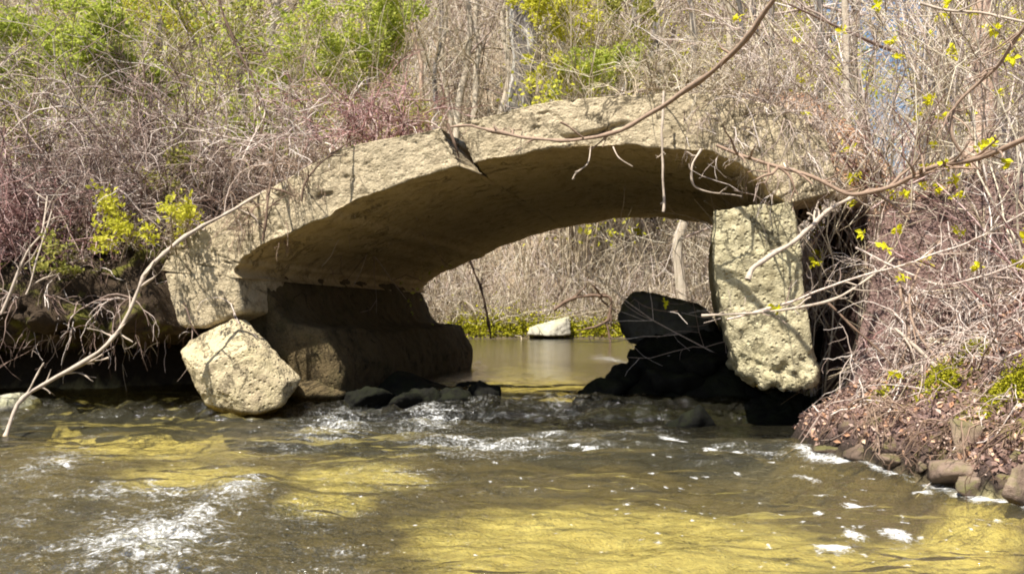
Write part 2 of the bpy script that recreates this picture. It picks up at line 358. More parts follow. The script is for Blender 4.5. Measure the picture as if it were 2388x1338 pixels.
rng = np.random.default_rng(7); fk = np.zeros_like(X)
FL = [(1880, 1108, 28), (1440, 1003, 12), (1990, 1250, 24), (2090, 1250, 34), (1940, 1288, 40), (1900, 1145, 22), (2000, 1168, 30), (2060, 1195, 12), (1660, 1050, 22), (1720, 1058, 22), (1470, 1045, 16), (1380, 1045, 22), (1340, 1040, 14), (1560, 1030, 24), (1590, 1035, 14), (1960, 1070, 26), (2150, 1140, 18), (2290, 1215, 22), (1910, 1190, 14), (2010, 1130, 10)]
for k in range(150): FL.append((rng.uniform(1400, 2388), rng.uniform(1060, 1330), rng.uniform(4, 10)))
for k in range(120): FL.append((rng.uniform(60, 1400), rng.uniform(1040, 1330), rng.uniform(3, 7)))
for px, py, a in FL:
    c = G(px, py); A = a*c[1]/FPX*1.25; B = A*rng.uniform(.9, 1.6)
    i0, i1 = np.searchsorted(wx, [c[0]-3*A, c[0]+3*A]); j0, j1 = np.searchsorted(wy, [c[1]-3*B, c[1]+3*B])
    if i1 <= i0 or j1 <= j0: continue
    s = np.s_[max(j0-1, 0):j1+1, max(i0-1, 0):i1+1]
    q = ((X[s]-c[0])/A)**2+((Y[s]-c[1]+.3*(X[s]-c[0]))/B)**2
    fk[s] = np.maximum(fk[s], np.exp(-q*.7))
attr(water, 'fleck', fk)
attr(water, 'murk', .10-.07*sm(6.6, 7.1, Y+.213*X+.55*sm(.8, 1.3, X))*(1-sm(8.4, 9.2, Y)))  # murk thinned under the arch so the painted bed shade stays dark
# ------------------------------------------------------------------ solid rocks and blocks
def hull_solid(name, pts, mat, seed, amp=.02, sub=5, k=26., fine=.006, parent=None, sc=3.0, origin=None):
    pts = np.asarray(pts, float); c = pts.mean(0)
    bm = bmesh.new(); [bm.verts.new(q) for q in pts-c]; bmesh.ops.convex_hull(bm, input=bm.verts); bm.normal_update()
    N = np.array([f.normal[:] for f in bm.faces]); D = np.array([f.normal.dot(f.verts[0].co) for f in bm.faces]); bm.free()
    s = np.sign(D); N = N*s[:, None]; D = np.abs(D)+1e-4
    bm = bmesh.new(); bmesh.ops.create_icosphere(bm, subdivisions=sub, radius=1)
    me = bpy.data.meshes.new(name); bm.to_mesh(me); bm.free()
    v = np.empty(len(me.vertices)*3, np.float32); me.vertices.foreach_get('co', v); d = nrm(v.reshape(-1, 3).astype(float))
    a = np.clip(d@N.T, 1e-3, None)/D[None]                       # 1/r for every plane
    m = a.max(1); r = 1/(m*(1+np.log(np.exp((a/m[:, None]-1)*k).sum(1))/k))
    q = d*r[:, None]+c
    q = q+d*(amp*fbm(q, sc, 4, seed)+fine*fbm(q, 22, 3, seed+3))[:, None]
    org = c if origin is None else np.asarray(origin)
    me.vertices.foreach_set('co', (q-org).astype(np.float32).ravel())
    me.polygons.foreach_set('use_smooth', np.ones(len(me.polygons), bool)); me.materials.append(mat); me.update()
    o = link(name, me, parent, None if parent is not None else org)
    return o
def boulder(name, c, size, mat, seed, sub=4, n=14, amp=.12, k=9., rot=0.):
    if name in ('stone', 'clod'): n = 9; k = 45.; amp *= .6
    rng = np.random.default_rng(seed); q = nrm(rng.normal(0, 1, (n, 3)))*rng.uniform(.8, 1.0, (n, 1))*np.asarray(size)*1.15
    q = q@np.array([[math.cos(rot), math.sin(rot), 0], [-math.sin(rot), math.cos(rot), 0], [0, 0, 1]])
    mn = min(size)
    return hull_solid(name, q+np.asarray(c), mat, seed, amp*mn, sub, k, .02*mn, None, 1.2/mn)

# ------------------------------------------------------------------ the ruined bridge
LB = 5.25                                                          # barrel length
bridge = empty('arch_bridge', (*(F(1200, 600)[:2]+AX[:2]*2.5), 0))
tag(bridge, 'ruined tan concrete arch bridge, cracked and broken, spanning the shallow stream', 'bridge')
BO = np.array(bridge.location)
pairs = [((372, 632), (552, 648)), ((425, 565), (556, 606)), ((540, 490), (640, 560)), ((640, 428), (735, 515)), ((745, 378), (830, 470)), ((850, 335), (950, 422)), ((1045, 292), (1088, 382)),
         ((1150, 265), (1230, 353)), ((1280, 240), (1330, 342)), ((1430, 224), (1450, 337)), ((1590, 219), (1560, 341)), ((1715, 226), (1660, 357)), ((1825, 256), (1745, 395)), ((1915, 325), (1795, 440)), ((1952, 445), (1836, 474))]
E3 = np.array([F(*a) for a, b in pairs]); I3 = np.array([F(*b) for a, b in pairs])
def catmull(pp, ts):
    n = len(pp); out = []
    for tt in ts:
        i = min(int(tt), n-2); u = tt-i; p0, p1, p2, p3 = pp[max(i-1, 0)], pp[i], pp[i+1], pp[min(i+2, n-1)]
        out.append(.5*((2*p1)+(p2-p0)*u+(2*p0-5*p1+4*p2-p3)*u*u+(3*p1-p0-3*p2+p3)*u**3))
    return np.array(out)
def disp_normals(o, fn):
    me = o.data; bm = bmesh.new(); bm.from_mesh(me); bmesh.ops.remove_doubles(bm, verts=bm.verts, dist=.0008); bm.to_mesh(me); bm.free(); me.update()
    n = len(me.vertices); v = np.empty(n*3, np.float32); nn = np.empty(n*3, np.float32)
    me.vertices.foreach_get('co', v); me.vertex_normals.foreach_get('vector', nn)
    v = v.reshape(-1, 3).astype(float); nn = nn.reshape(-1, 3).astype(float)
    me.vertices.foreach_set('co', fn(v, nn).astype(np.float32).ravel()); me.update()
def arch_segment(t0, t1, n, wedge0, wedge1, seed):
    ts = np.linspace(t0, t1, n); e = catmull(E3, ts); i = catmull(I3, ts)
    jag = .022*fbm(np.stack([ts*2.2, ts*0+seed, ts*0], -1), 1, 4, seed)
    i = i+(e-i)*np.clip(jag*2, -.08, .2)[:, None]
    e = e+(e-i)*(.05*fbm(np.stack([ts*1.3, ts*0, ts*0+seed], -1), 1, 3, seed+5))[:, None]
    nf = 44; nt = 36; nb = 6; ns = 60
    rows = []
    u = np.linspace(0, 1, nf, endpoint=False); rows += [('f', a, 0.) for a in u]
    rows += [('t', 1., a**1.7*LB) for a in np.linspace(0, 1, nt, endpoint=False)]
    rows += [('b', 1-a, LB) for a in np.linspace(0, 1, nb, endpoint=False)]
    rows += [('s', 0., (1-a)**1.7*LB) for a in np.linspace(0, 1, ns, endpoint=False)]
    V = np.zeros((n, len(rows), 3)); tang = nrm(np.gradient(i, axis=0))
    for j, (k, a, y) in enumerate(rows):
        q = i+(e-i)*a+AX*y
        if k == 'f':
            # spalled shelf along the broken lower edge of the face
            a0 = .30+.20*fbm(np.stack([ts*1.1, ts*0, ts*0+3.], -1), 1, 5, 71, .6); act = (sm(1.8, 2.6, ts)*(1-sm(8.6, 9.4, ts)))*sm(-.25, .1, fbm(np.stack([ts*.9, ts*0+8, ts*0], -1), 1, 2, 72))
            lip = 1-sm(a0-.02, a0+.02, a); q = q+AX*(act*(lip*.022+.055*np.exp(-((a-a0)/.045)**2)))[:, None]
            cr = np.abs(fbm(np.stack([ts*1.4, ts*0+a*.55, ts*0], -1), 1.1, 4, 77)); q = q+AX*(.018*np.exp(-(cr/.035)**2))[:, None]
        wd = max(0, 1-y/.7) 
        if wedge1: q = q-tang*(wedge1*wd*(.6+.4*a)*sm(t1-.12, t1, ts))[:, None]
        if wedge0: q = q+tang*(wedge0*wd*(.6+.4*a)*(1-sm(t0, t0+.12, ts)))[:, None]
        V[:, j] = q
    mb = MB(); gridmesh(mb, V, True); m = len(rows)
    # close the two ends
    for idx in (0, n-1):
        ring = V[idx]; c = ring.mean(0); vv = np.concatenate([ring, c[None]]); f = [(j, (j+1) % m, m, m) for j in range(m)]
        mid = .5*ring+.5*c; vv = np.concatenate([ring, mid])
        f = [(j, (j+1) % m, m+(j+1) % m, m+j) for j in range(m)]
        if idx == 0: f = [q[::-1] for q in f]
        mb.add(vv, f)
    o = mb.build('arch_segment', [m_face, m_soffit], bridge, loc=BO); np_ = len(o.data.polygons); mi = np.zeros(np_, np.int32); jj = np.arange((n-1)*m) % m; mi[:(n-1)*m] = (jj >= nf+nt+nb-1) & (jj < m-1)
    o.data.polygons.foreach_set('material_index', mi)
    def fn(v, nn):
        w = v+BO; a = fbm(w, 2.2, 4, 3)*.012+fbm(w, 9, 4, 4)*.008+fbm(w, 28, 3, 6)*.006
        down = np.clip(-nn[:, 2]-.25, 0, 1); a = a*(1-.85*np.clip(down*2, 0, 1))
        return v+nn*a[:, None]
    disp_normals(o, fn)
    return o
a1 = arch_segment(0, 6, 130, 0, .11, 1); a2 = arch_segment(6, 14, 190, .11, 0, 2)
a2['label'] = 'right arch segment beyond the dark crack'
def slab_block(name, front, back_len, mat, seed, back=0.0, amp=.03, k=40., sub=5, taper=0.0, parent=bridge):
    f = np.array([F(px, py, back) for px, py in front]); c = f.mean(0)
    b = f+AX*back_len; b = b+(c+AX*back_len-b)*taper
    return hull_solid(name, np.concatenate([f, b]), mat, seed, amp, sub, k, .008, parent, 2.6, BO if parent is not None else None)
# springer block under the left end, and the long inner wall with its footing
o = slab_block('springer_block', [(378, 634), (552, 640), (566, 728), (475, 766), (408, 764), (390, 700)], .9, m_face, 21, -.01, .02, 60.)
def wall(name, prof, z0, z1, mat, seed, amp):
    pr = np.array(prof, float); dd = np.r_[0, np.cumsum(np.linalg.norm(np.diff(np.vstack([pr, pr[:1]]), axis=0), axis=1))]
    u = np.linspace(0, dd[-1], 120, endpoint=False); cx = np.interp(u, dd, np.r_[pr[:, 0], pr[0, 0]]); cy = np.interp(u, dd, np.r_[pr[:, 1], pr[0, 1]])
    ring = np.array([F(a, b) for a, b in zip(cx, cy)]); yy = np.linspace(z0, z1, 110); V = ring[None]+AX*yy[:, None, None]
    mb = MB(); gridmesh(mb, V[:, ::-1], True); m = 120
    for idx in (0, len(yy)-1):
        prev = V[idx][::-1]; c = prev.mean(0); base = prev
        for sc in (.85, .7, .5, .3, .02):
            nx = c+(base-c)*sc; f = [(q, (q+1) % m, m+(q+1) % m, m+q) for q in range(m)]
            mb.add(np.concatenate([prev, nx]), f if idx else [q[::-1] for q in f]); prev = nx
    o = mb.build(name, mat, bridge, loc=BO)
    def fn(v, nn):
        w = v+BO; return v+nn*(fbm(w, 1.6, 4, seed)*amp+fbm(w, 7, 4, seed+2)*amp*.45+fbm(w, 24, 2, seed+4)*.006)[:, None]
    disp_normals(o, fn); return o
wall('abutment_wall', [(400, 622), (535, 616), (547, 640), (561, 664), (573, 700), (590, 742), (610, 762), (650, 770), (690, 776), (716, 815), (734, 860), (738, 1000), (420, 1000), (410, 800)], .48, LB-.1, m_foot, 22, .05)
# the free standing pier on the right: pitted slab leaning with undercut foot
def pier():
    prof = [(470, 1668, 1850), (520, 1664, 1856), (600, 1666, 1866), (700, 1683, 1877), (780, 1700, 1886), (840, 1714, 1896), (880, 1727, 1903), (903, 1760, 1903)]
    ys = np.linspace(480, 903, 70); L = np.interp(ys, [a[0] for a in prof], [a[1] for a in prof]); Rr = np.interp(ys, [a[0] for a in prof], [a[2] for a in prof])
    mb = MB(); nu = 34; nd = 26; V = []
    for k, y in enumerate(ys):
        tt = k/(len(ys)-1)
        ytl = y-(12 if k == 0 else 12*(1-tt)); 
        fl = [F(L[k]+(Rr[k]-L[k])*u, y+12*(.5-u)*2*(1-tt)+(-14*(1-u) if tt > .9 else 0)*0, -.02+.03*abs(2*u-1)**6) for u in np.linspace(0, 1, nu, endpoint=False)]
        right = [F(Rr[k], y-12*(1-tt), .01)+AX*d for d in np.linspace(0, 1, nd, endpoint=False)**1.5*4.6]
        backr = [F(Rr[k]+(L[k]-Rr[k])*u, y, .01)+AX*4.6 for u in np.linspace(0, 1, 6, endpoint=False)]
        left = [F(L[k], y+12*(1-tt), .01)+AX*d for d in (1-np.linspace(0, 1, nd, endpoint=False))**1.5*4.6]
        V.append(fl+right+backr+left)
    V = np.array(V); gridmesh(mb, V, True); m = V.shape[1]
    for idx in (0, len(ys)-1):
        ring = V[idx]; a = nu; # stitch bottom/top: front+right half to back+left half
        c = ring.mean(0); prev = ring
        for s in (.75, .5, .25, .02):
            nx = c+(ring-c)*s; vv = np.concatenate([prev, nx]); f = [(j, (j+1) % m, m+(j+1) % m, m+j) for j in range(m)]
            if idx == 0: f = [q[::-1] for q in f]
            mb.add(vv, f); prev = nx
    o = mb.build('pier', m_pier, bridge, loc=BO)
    def fn(v, nn):
        w = v+BO; low = sm(.75, .45, w[:, 2]) if False else 1-sm(.45, .75, w[:, 2])
        pit = -np.clip(fbm(w, 13, 3, 9)-.1, 0, 1)*.014
        return v+nn*(fbm(w, 3, 4, 5)*.022+pit*(1+1.2*low)+fbm(w, 16, 3, 7)*(.010+.03*low)+fbm(w, 34, 2, 8)*.006)[:, None]
    disp_normals(o, fn); o['label'] = 'pitted mossy leaning pier with a rough undercut foot'
pier()
# blocks and rocks that have come loose
pts = [F(*q) for q in [(418, 818, -.12), (445, 790, -.08), (543, 743, -.02), (572, 744, .1), (702, 882, .08), (655, 898, -.22), (575, 812, -.30), (452, 858, -.34), (480, 942, -.26), (598, 968, -.30), (660, 945, -.2), (690, 905, .1),
    (430, 830, .45), (545, 760, .55), (690, 900, .5), (500, 960, .5), (640, 960, .45)]]
o = hull_solid('fallen_block', pts, m_pale, 31, .018, 6, 150., .010, None, 3.4)
tag(o, 'big pale angular concrete block fallen at the left foot of the arch, in the water', 'concrete block')
def rk(name, px, py, d, size, mat, seed, label, cat='rock', group=None, rot=0., sub=4, amp=.12):
    o = boulder(name, P(px, py, d), size, mat, seed, sub, 14, amp, 9., rot); tag(o, label, cat, group); return o
pts = [P(px, py, d) for px, py, d in [(1440, 735, 9.2), (1470, 680, 9.2), (1540, 680, 9.1), (1650, 715, 9.0), (1680, 770, 9.0), (1600, 812, 9.0), (1470, 800, 9.1), (1440, 760, 9.3), (1440, 735, 10.3), (1480, 678, 10.3), (1650, 715, 10.3), (1680, 780, 10.3), (1480, 800, 10.2)]]
o = hull_solid('fallen_slab', pts, m_slab, 33, .05, 6, 14., .018); tag(o, 'dark thick slab lying tilted on the black rocks inside the arch', 'concrete slab')
def crag(name, pts, seed, label, amp=.09):
    o = hull_solid(name, [P(*q) for q in pts], m_wet_shade, seed, amp, 6, 45., .02, None, 3.2); return tag(o, label, 'rock')
crag('rock', [(1505, 786, 9.2), (1640, 772, 8.9), (1740, 815, 8.3), (1462, 865, 8.9), (1440, 960, 8.2), (1760, 1000, 7.6), (1450, 1000, 7.8), (1520, 800, 11), (1750, 800, 11), (1460, 930, 10.5), (1760, 960, 10.5)], 41, 'large shade-black wet rock propping up the tilted dark slab')
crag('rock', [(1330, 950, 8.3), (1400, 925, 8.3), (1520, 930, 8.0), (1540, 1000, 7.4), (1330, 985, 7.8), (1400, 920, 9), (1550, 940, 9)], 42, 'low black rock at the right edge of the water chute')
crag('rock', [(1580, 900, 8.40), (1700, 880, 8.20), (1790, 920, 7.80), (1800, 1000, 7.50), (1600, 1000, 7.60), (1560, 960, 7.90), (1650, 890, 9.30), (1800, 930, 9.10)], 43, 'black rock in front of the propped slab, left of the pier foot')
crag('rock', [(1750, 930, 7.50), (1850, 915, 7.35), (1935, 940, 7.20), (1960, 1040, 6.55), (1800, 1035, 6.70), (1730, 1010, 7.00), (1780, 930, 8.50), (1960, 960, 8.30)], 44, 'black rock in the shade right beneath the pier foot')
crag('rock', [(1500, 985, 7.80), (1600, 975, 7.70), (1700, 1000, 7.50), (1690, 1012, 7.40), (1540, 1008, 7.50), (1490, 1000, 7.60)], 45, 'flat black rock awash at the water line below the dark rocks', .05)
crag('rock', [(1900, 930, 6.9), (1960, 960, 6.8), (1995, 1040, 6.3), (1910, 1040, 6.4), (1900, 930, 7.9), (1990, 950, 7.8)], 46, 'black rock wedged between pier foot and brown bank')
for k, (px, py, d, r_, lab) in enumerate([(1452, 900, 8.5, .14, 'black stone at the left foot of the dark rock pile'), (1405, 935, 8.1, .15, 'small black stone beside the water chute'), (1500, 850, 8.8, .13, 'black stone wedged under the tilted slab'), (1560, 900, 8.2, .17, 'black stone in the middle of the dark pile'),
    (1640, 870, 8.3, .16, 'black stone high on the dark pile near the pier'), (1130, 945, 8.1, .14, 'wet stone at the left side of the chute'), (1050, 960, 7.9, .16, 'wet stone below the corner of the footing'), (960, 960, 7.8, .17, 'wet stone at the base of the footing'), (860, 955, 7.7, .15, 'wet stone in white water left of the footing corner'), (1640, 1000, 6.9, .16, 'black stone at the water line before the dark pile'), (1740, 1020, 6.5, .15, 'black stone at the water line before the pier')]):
    r_ *= 1.35; o = boulder('rock', P(px, py-10, d), (r_*1.3, r_*1.2, r_*.9), m_wet_shade, 700+k, 4, 10, .3, 40.); tag(o, lab, 'rock')
rk('rock', 760, 905, 7.9, (.36, .3, .12), m_foot, 47, 'smooth dark rock lying just right of the pale fallen block', amp=.15)
rk('rock', 930, 925, 8.4, (.6, .5, .24), m_wet_shade, 48, 'dark wet rock under the arch at the foot of the left footing', amp=.2)
rk('rock', 1095, 915, 8.9, (.25, .4, .12), m_wet_shade, 49, 'small dark rock at the left edge of the water chute', amp=.2)
rk('rock', 15, 950, 7.6, (.32, .4, .17), m_palerock, 50, 'grey stone at the water line behind the lower end of the pale branch', amp=.15)
o = hull_solid('rock', [P(*q) for q in [(1228, 782, 26.9), (1234, 764, 26.9), (1272, 752, 27), (1302, 755, 26.9), (1328, 737, 26.9), (1332, 782, 26.9), (1270, 784, 26.7), (1238, 758, 28), (1324, 738, 28), (1328, 780, 28)]], m_palerock, 51, .05, 5, 90., .02, None, 1.5); tag(o, 'pale jagged rock on the mossy far bank seen through the arch', 'rock')
rng = np.random.default_rng(5)
stl = ['rounded brown stone at the right water line below the moss', 'broad tan stone on the right water edge', 'dark stone half under the right bank roots', 'small brown stone beside the foam line', 'tan angular stone under the hanging roots of the right bank', 'brown stone at the bank nearest the right picture edge', 'grey brown stone behind the broad tan stone', 'flat brown stone at the start of the white foam line']
for k, (py, off, sx, sz) in enumerate([(4.98, .0, .07, .06), (4.5, .03, .17, .10), (5.3, .03, .10, .06), (4.78, .0, .05, .045), (4.3, -.03, .07, .06), (4.02, .0, .14, .12), (4.66, .16, .11, .15), (5.5, .02, .13, .05)]):
    a_ = np.array([0.]); y_ = np.array([py]); xr = float(XR(py)); w_ = float(fbm2(np.array([xr]), y_, .9, 3, 5)[0]*.22+fbm2(np.array([xr]), y_, 3.3, 3, 8)[0]*.07)
    o = boulder('stone', (xr-.7*w_+off, py, sz*.55+(.1 if off > .1 else 0)), (sx, sx*1.1, sz), m_rock, 60+k, 4, 14, .3, 9.); tag(o, stl[k], 'stone')
t = NT('earth fill'); p = t.pos(); n2 = t.noise(p, 13, 6, .7)
m_fill = t.done(t.pbr(t.mix(n2, (.26, .18, .11), (.56, .43, .28)), .95, t.bump(n2, 1, .06), .15))
fill = hull_solid('bank', [P(*q) for q in [(1660, 240, 7.6), (1760, 205, 7.9), (1880, 232, 8.0), (2000, 330, 8.0), (2080, 470, 8.0), (1930, 460, 7.1), (1990, 470, 7.3), (1850, 370, 7.15), (1760, 300, 7.1), (1700, 250, 11.5), (2000, 330, 11.5), (2150, 470, 11.0), (2050, 520, 8.5)]], m_fill, 81, .10, 6, 30., .03, None, 2.2)
tag(fill, kind='structure')
rngc = np.random.default_rng(15)
for k in range(26):
    y_ = 3.95+k*.065+rngc.uniform(-.03, .03); xr = float(XR(y_)); w_ = float(fbm2(np.array([xr]), np.array([y_]), .9, 3, 5)[0]*.22+fbm2(np.array([xr]), np.array([y_]), 3.3, 3, 8)[0]*.07); off = rngc.uniform(.02, .22); q = rngc.uniform(.03, .09)
    o = boulder('clod', (xr-.7*w_+off, y_, .02+off*.6+q*.3), (q*1.3, q, q*rngc.uniform(.6, 1.2)), m_clod, 900+k, 3, 12, .5, 12.); tag(o, 'small dark earthy lump among roots at the toe of the right bank', 'clod', 'earthy lumps along the toe of the right bank')
# ------------------------------------------------------------------ left bank overhang (root mat)
def left_bank():
    xs = np.linspace(-7.5, -2.62, 130); prof = [(9.3, .62), (8.6, .60), (8.1, .66), (7.75, .74), (7.55, .84), (7.6, 1.0), (7.85, 1.2), (8.2, 1.42), (8.7, 1.7), (9.3, 1.95), (10.2, 2.15), (11.2, 2.2)]
    pp = catmull(np.array([(0, a, b) for a, b in prof]), np.linspace(0, len(prof)-1, 90))
    V = np.zeros((len(xs), 90, 3)); V[..., 0] = xs[:, None]; V[..., 1] = pp[None, :, 1]; V[..., 2] = pp[None, :, 2]
    w = fbm2(V[..., 0], V[..., 0]*0, 1.0, 3, 55)*.35; end = sm(-3.2, -2.62, V[..., 0])
    V[..., 1] += w+end*.55; V[..., 2] += fbm(V, 1.8, 4, 57)*.14-end*.1*sm(7.6, 9, V[..., 1])
    V[..., 1] += fbm(V, 5, 3, 58)*.16; V[..., 2] += fbm(V, 4, 3, 59)*.09
    mb = MB(); gridmesh(mb, V[:, ::-1]); return mb.build('bank', m_bank)
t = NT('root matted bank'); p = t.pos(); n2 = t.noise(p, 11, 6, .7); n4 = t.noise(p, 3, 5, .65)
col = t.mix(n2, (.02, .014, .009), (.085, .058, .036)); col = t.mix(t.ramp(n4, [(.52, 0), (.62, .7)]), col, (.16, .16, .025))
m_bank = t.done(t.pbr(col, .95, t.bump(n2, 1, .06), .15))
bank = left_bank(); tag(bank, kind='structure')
def surf(x, y):
    z = float(H(np.array([x]), np.array([y]))[0])
    if x < -2.3 and y > 7.4: z = max(z, float(np.interp(y, [7.5, 7.85, 8.2, 8.7, 9.3, 10.2], [.95, 1.2, 1.42, 1.7, 1.95, 2.1])))
    return z
# ------------------------------------------------------------------ plants
def grow(rng, st, di, ln, K, wob, droop):
    M = len(st); out = [st]; d = nrm(di); droop = np.broadcast_to(np.asarray(droop, float), (M,))
    for k in range(1, K):
        d = nrm(d+rng.normal(0, wob, (M, 3))-np.array([0, 0, 1.])*droop[:, None]); out.append(out[-1]+d*(ln/(K-1))[:, None])
    return np.stack(out, 1)
def kids(rng, Pp, n, l0, l1, spread, K, wob, droop, lo=1):
    m = rng.integers(0, len(Pp), n); k = rng.integers(lo, Pp.shape[1]-1, n)
    st = Pp[m, k]; tg = nrm(Pp[m, k+1]-Pp[m, k]); di = nrm(tg+rng.normal(0, spread, (n, 3)))
    return grow(rng, st, di, rng.uniform(l0, l1, n), K, wob, droop)
def bush(name, base, label, cat, seed, mat, h=1.2, n=40, tw=260, lean=(0, -.3, 1), spread=.45, droop=.12, wob=.16, r=.008, rad=.3, leafmat=None, nl=0, ls=.05, lzone=.35, group=None, twl=(.2, .6), K=9):
    rng = np.random.default_rng(seed); base = np.asarray(base, float)
    st = rng.normal(0, rad, (n, 3))*np.array([1, .7, .05]); di = nrm(np.asarray(lean)+rng.normal(0, spread, (n, 3)))
    A = grow(rng, st, di, rng.uniform(.6, 1.25, n)*h, K, wob, droop)
    B = kids(rng, A, tw, twl[0]*h, twl[1]*h, .65, 7, wob*1.3, droop*.8); Cc = kids(rng, B, tw, .12*h, .3*h, .8, 5, wob*1.3, droop*.5)
    mb = MB(); mb.tubes(A, r, r*.4); mb.tubes(B, r*.55, r*.25); mb.tubes(Cc, r*.38, r*.2)
    if not nl:
        o = mb.build(name, mat, loc=None); o.location = base; return tag(o, label, cat, group)
    o = empty(name, base); tag(o, label, cat, group)
    mb.build('stems', mat, o)
    src = np.concatenate([Cc.reshape(-1, 3), B[:, 2:].reshape(-1, 3)])
    c = src[rng.integers(0, len(src), max(3, nl//14))]                # leaves sit in sprays
    q = c[rng.integers(0, len(c), nl)]+rng.normal(0, lzone*.18*h, (nl, 3)); q[:, 2] = np.maximum(q[:, 2], 0.02)
    lb = MB(); lb.leaves(q, ls, rng); lb.build('leaves', leafmat, o, smooth=False)
    return o
# left briar thickets on the undercut bank
LT = [  # px, base depth, height, mat, label
 (40, 8.25, .95, m_red, 'reddish briar tangle at the left picture edge above the dark undercut'),
 (150, 8.15, .85, m_red, 'reddish brown briar mound draped over the lip of the left bank'),
 (110, 8.6, 1.7, m_briar, 'tall brown thicket rising behind the reddish briars at far left'),
 (290, 8.35, .95, m_briar, 'dense brown briar mound above the yellow leafed plant'),
 (400, 8.7, 1.1, m_briar, 'dense grey brown bramble mound in the middle of the left bank'),
 (250, 8.9, 1.8, m_briar, 'high tangle of pale canes at the top of the left bank'),
 (500, 8.9, .85, m_briar, 'bramble mound hanging over the left shoulder of the arch'),
 (450, 9.2, 1.9, m_briar, 'upright grey canes crowning the left bank'),
 (600, 9.6, 1.1, m_pink, 'pinkish cane thicket just left of the arch top'),
 (730, 9.6, 1.3, m_pink, 'low pinkish thicket behind the left half of the arch'),
 (870, 10.0, 1.0, m_red, 'small reddish thicket peeping over the arch left of the crack')]
for k, (px, d, h, m, lab) in enumerate(LT):
    x = (px-1194)/FPX*d; b = (x, d, surf(x, d)-.05)
    if px in (730, 870): b = F(px, 372 if px == 730 else 320, .9); b[2] -= .08; h *= .8
    big = k < 8
    bush('briar_thicket', b, lab, 'thicket', 100+k, m, h, 70 if big else 40, 750 if big else 380, (-.08, -.1, 1), .5, .11, .2, .0085, .32)
for k, (px, d, h, m, lab) in enumerate([(2130, 5.9, .6, m_pink, 'low pale bramble trailing down the right bank to the stones'), (2270, 5.6, .65, m_pink, 'pale trailing bramble behind the moss cushions'), (2380, 5.1, .6, m_briar, 'brown trailing bramble at the right picture edge over the moss'), (2170, 6.4, .5, m_red, 'small reddish trailing bramble in the middle of the brown bank'), (2240, 6.6, .8, m_pink, 'pinkish bramble halfway up the right bank'), (2360, 6.3, .9, m_briar, 'brown bramble high on the right bank at the picture edge')]):
    x = (px-1194)/FPX*d; bush('bramble', (x, d, surf(x, d)-.03), lab, 'bramble', 160+k, m, h, 22, 200, (-.2, -.45, .7), .7, .22, .24, .0065, .22, group='brambles trailing over the right bank')
for k, (y_, m, lab) in enumerate([(5.45, m_dark, 'root tangle where the bank meets the black rocks under the pier'), (5.15, m_midb, 'brown root tangle above the first stones of the right bank'), (4.8, m_dark, 'root tangle behind the broad stone of the right bank'), (4.5, m_midb, 'brown root tangle hanging over the white foam line'), (4.2, m_dark, 'root tangle nearest the right picture edge')]):
    x = float(XR(y_))+.22; bush('root_tangle', (x, y_, float(H(np.array([x]), np.array([y_]))[0])+.05), lab, 'roots', 180+k, m, .34, 16, 75, (-.8, -.5, .1), .6, .30, .26, .0055, .13, group='root tangles along the toe of the right bank')
# canes hanging over the lip in front of the dark hollow
for k, (px, d, m, lab) in enumerate([(60, 7.5, m_briar, 'hanging bare canes at far left drooping toward the water'), (230, 7.45, m_briar, 'hanging bare canes over the darkest part of the undercut'), (330, 7.6, m_briar, 'hanging bare canes just left of the springer block')]):
    x = (px-1194)/FPX*d
    bush('hanging_canes', (x, d+.1, .98), lab, 'canes', 140+k, m, .6, 14, 50, (-.1, -.7, .3), .5, .3, .2, .007, .3)
# leafy shrubs, left and above
def leafy(px, py, wpx, hpx, d, mat, n, ls, label, seed, clumps=9, twm=None, slant=0.0, zb=None):
    """leaves in loose clumps round the ends of thin stems that rise from the bank"""
    rng = np.random.default_rng(seed); c = P(px, py, d); k = d/FPX; W_, H_ = wpx*k, hpx*k
    z0 = min(surf(c[0], d), c[2]-H_*.6); dy = .55 if d < 8 else 0.; z0 = min(surf(c[0], d+dy), c[2]-H_*.3) if dy else z0; z0 = z0 if zb is None else zb; b = np.array([c[0], d+dy, z0-.03]); hh = c[2]-b[2]
    cc = rng.uniform(-1, 1, (clumps, 3))*np.array([W_, max(W_, .3), H_])+np.array([0, -dy, hh]); cc[:, 0] += slant*(cc[:, 2]-hh)
    K = 9; u = np.linspace(0, 1, K)[None, :, None]; st = rng.normal(0, .12, (clumps, 1, 3))*np.array([1, 1, 0])
    A = st*(1-u)+cc[:, None]*u+np.array([0, 0, .12*hh])*np.sin(u*math.pi)+np.cumsum(rng.normal(0, .02*hh, (clumps, K, 3)), 1)*u
    B = kids(rng, A, clumps*9, .2*hh, .45*hh+.1, .6, 7, .16, .0, 4); Cc = kids(rng, B, clumps*18, .12*hh, .3*hh, .7, 5, .16, .0)
    o = empty('leafy_shrub', b); tag(o, label, 'shrub')
    r = .007*max(1, d/9); mb = MB(); mb.tubes(A, r*1.2, r*.5, 4); mb.tubes(B, r*.5, r*.25); mb.tubes(Cc, r*.35, r*.2); mb.build('stems', twm or m_tan, o)
    sub = cc[rng.integers(0, clumps, clumps*7)]+rng.normal(0, 1, (clumps*7, 3))*np.array([W_, max(W_, .3), H_])*.28
    q = sub[rng.integers(0, len(sub), n)]+rng.normal(0, .055*max(W_, H_)+.025, (n, 3)); q[:, 2] = np.maximum(q[:, 2], .03)
    lb = MB(); lb.leaves(q, ls, rng); lb.build('leaves', mat, o, smooth=False)
    return o
leafy(50, 130, 70, 130, 10.5, m_green, 3000, .07, 'spring green leafy shrub at the top left picture corner', 201, 10)
leafy(225, 110, 80, 110, 9.8, m_green, 4200, .07, 'bright green leafy shrub rising above the tall brown thicket', 202, 11, None, -.4)
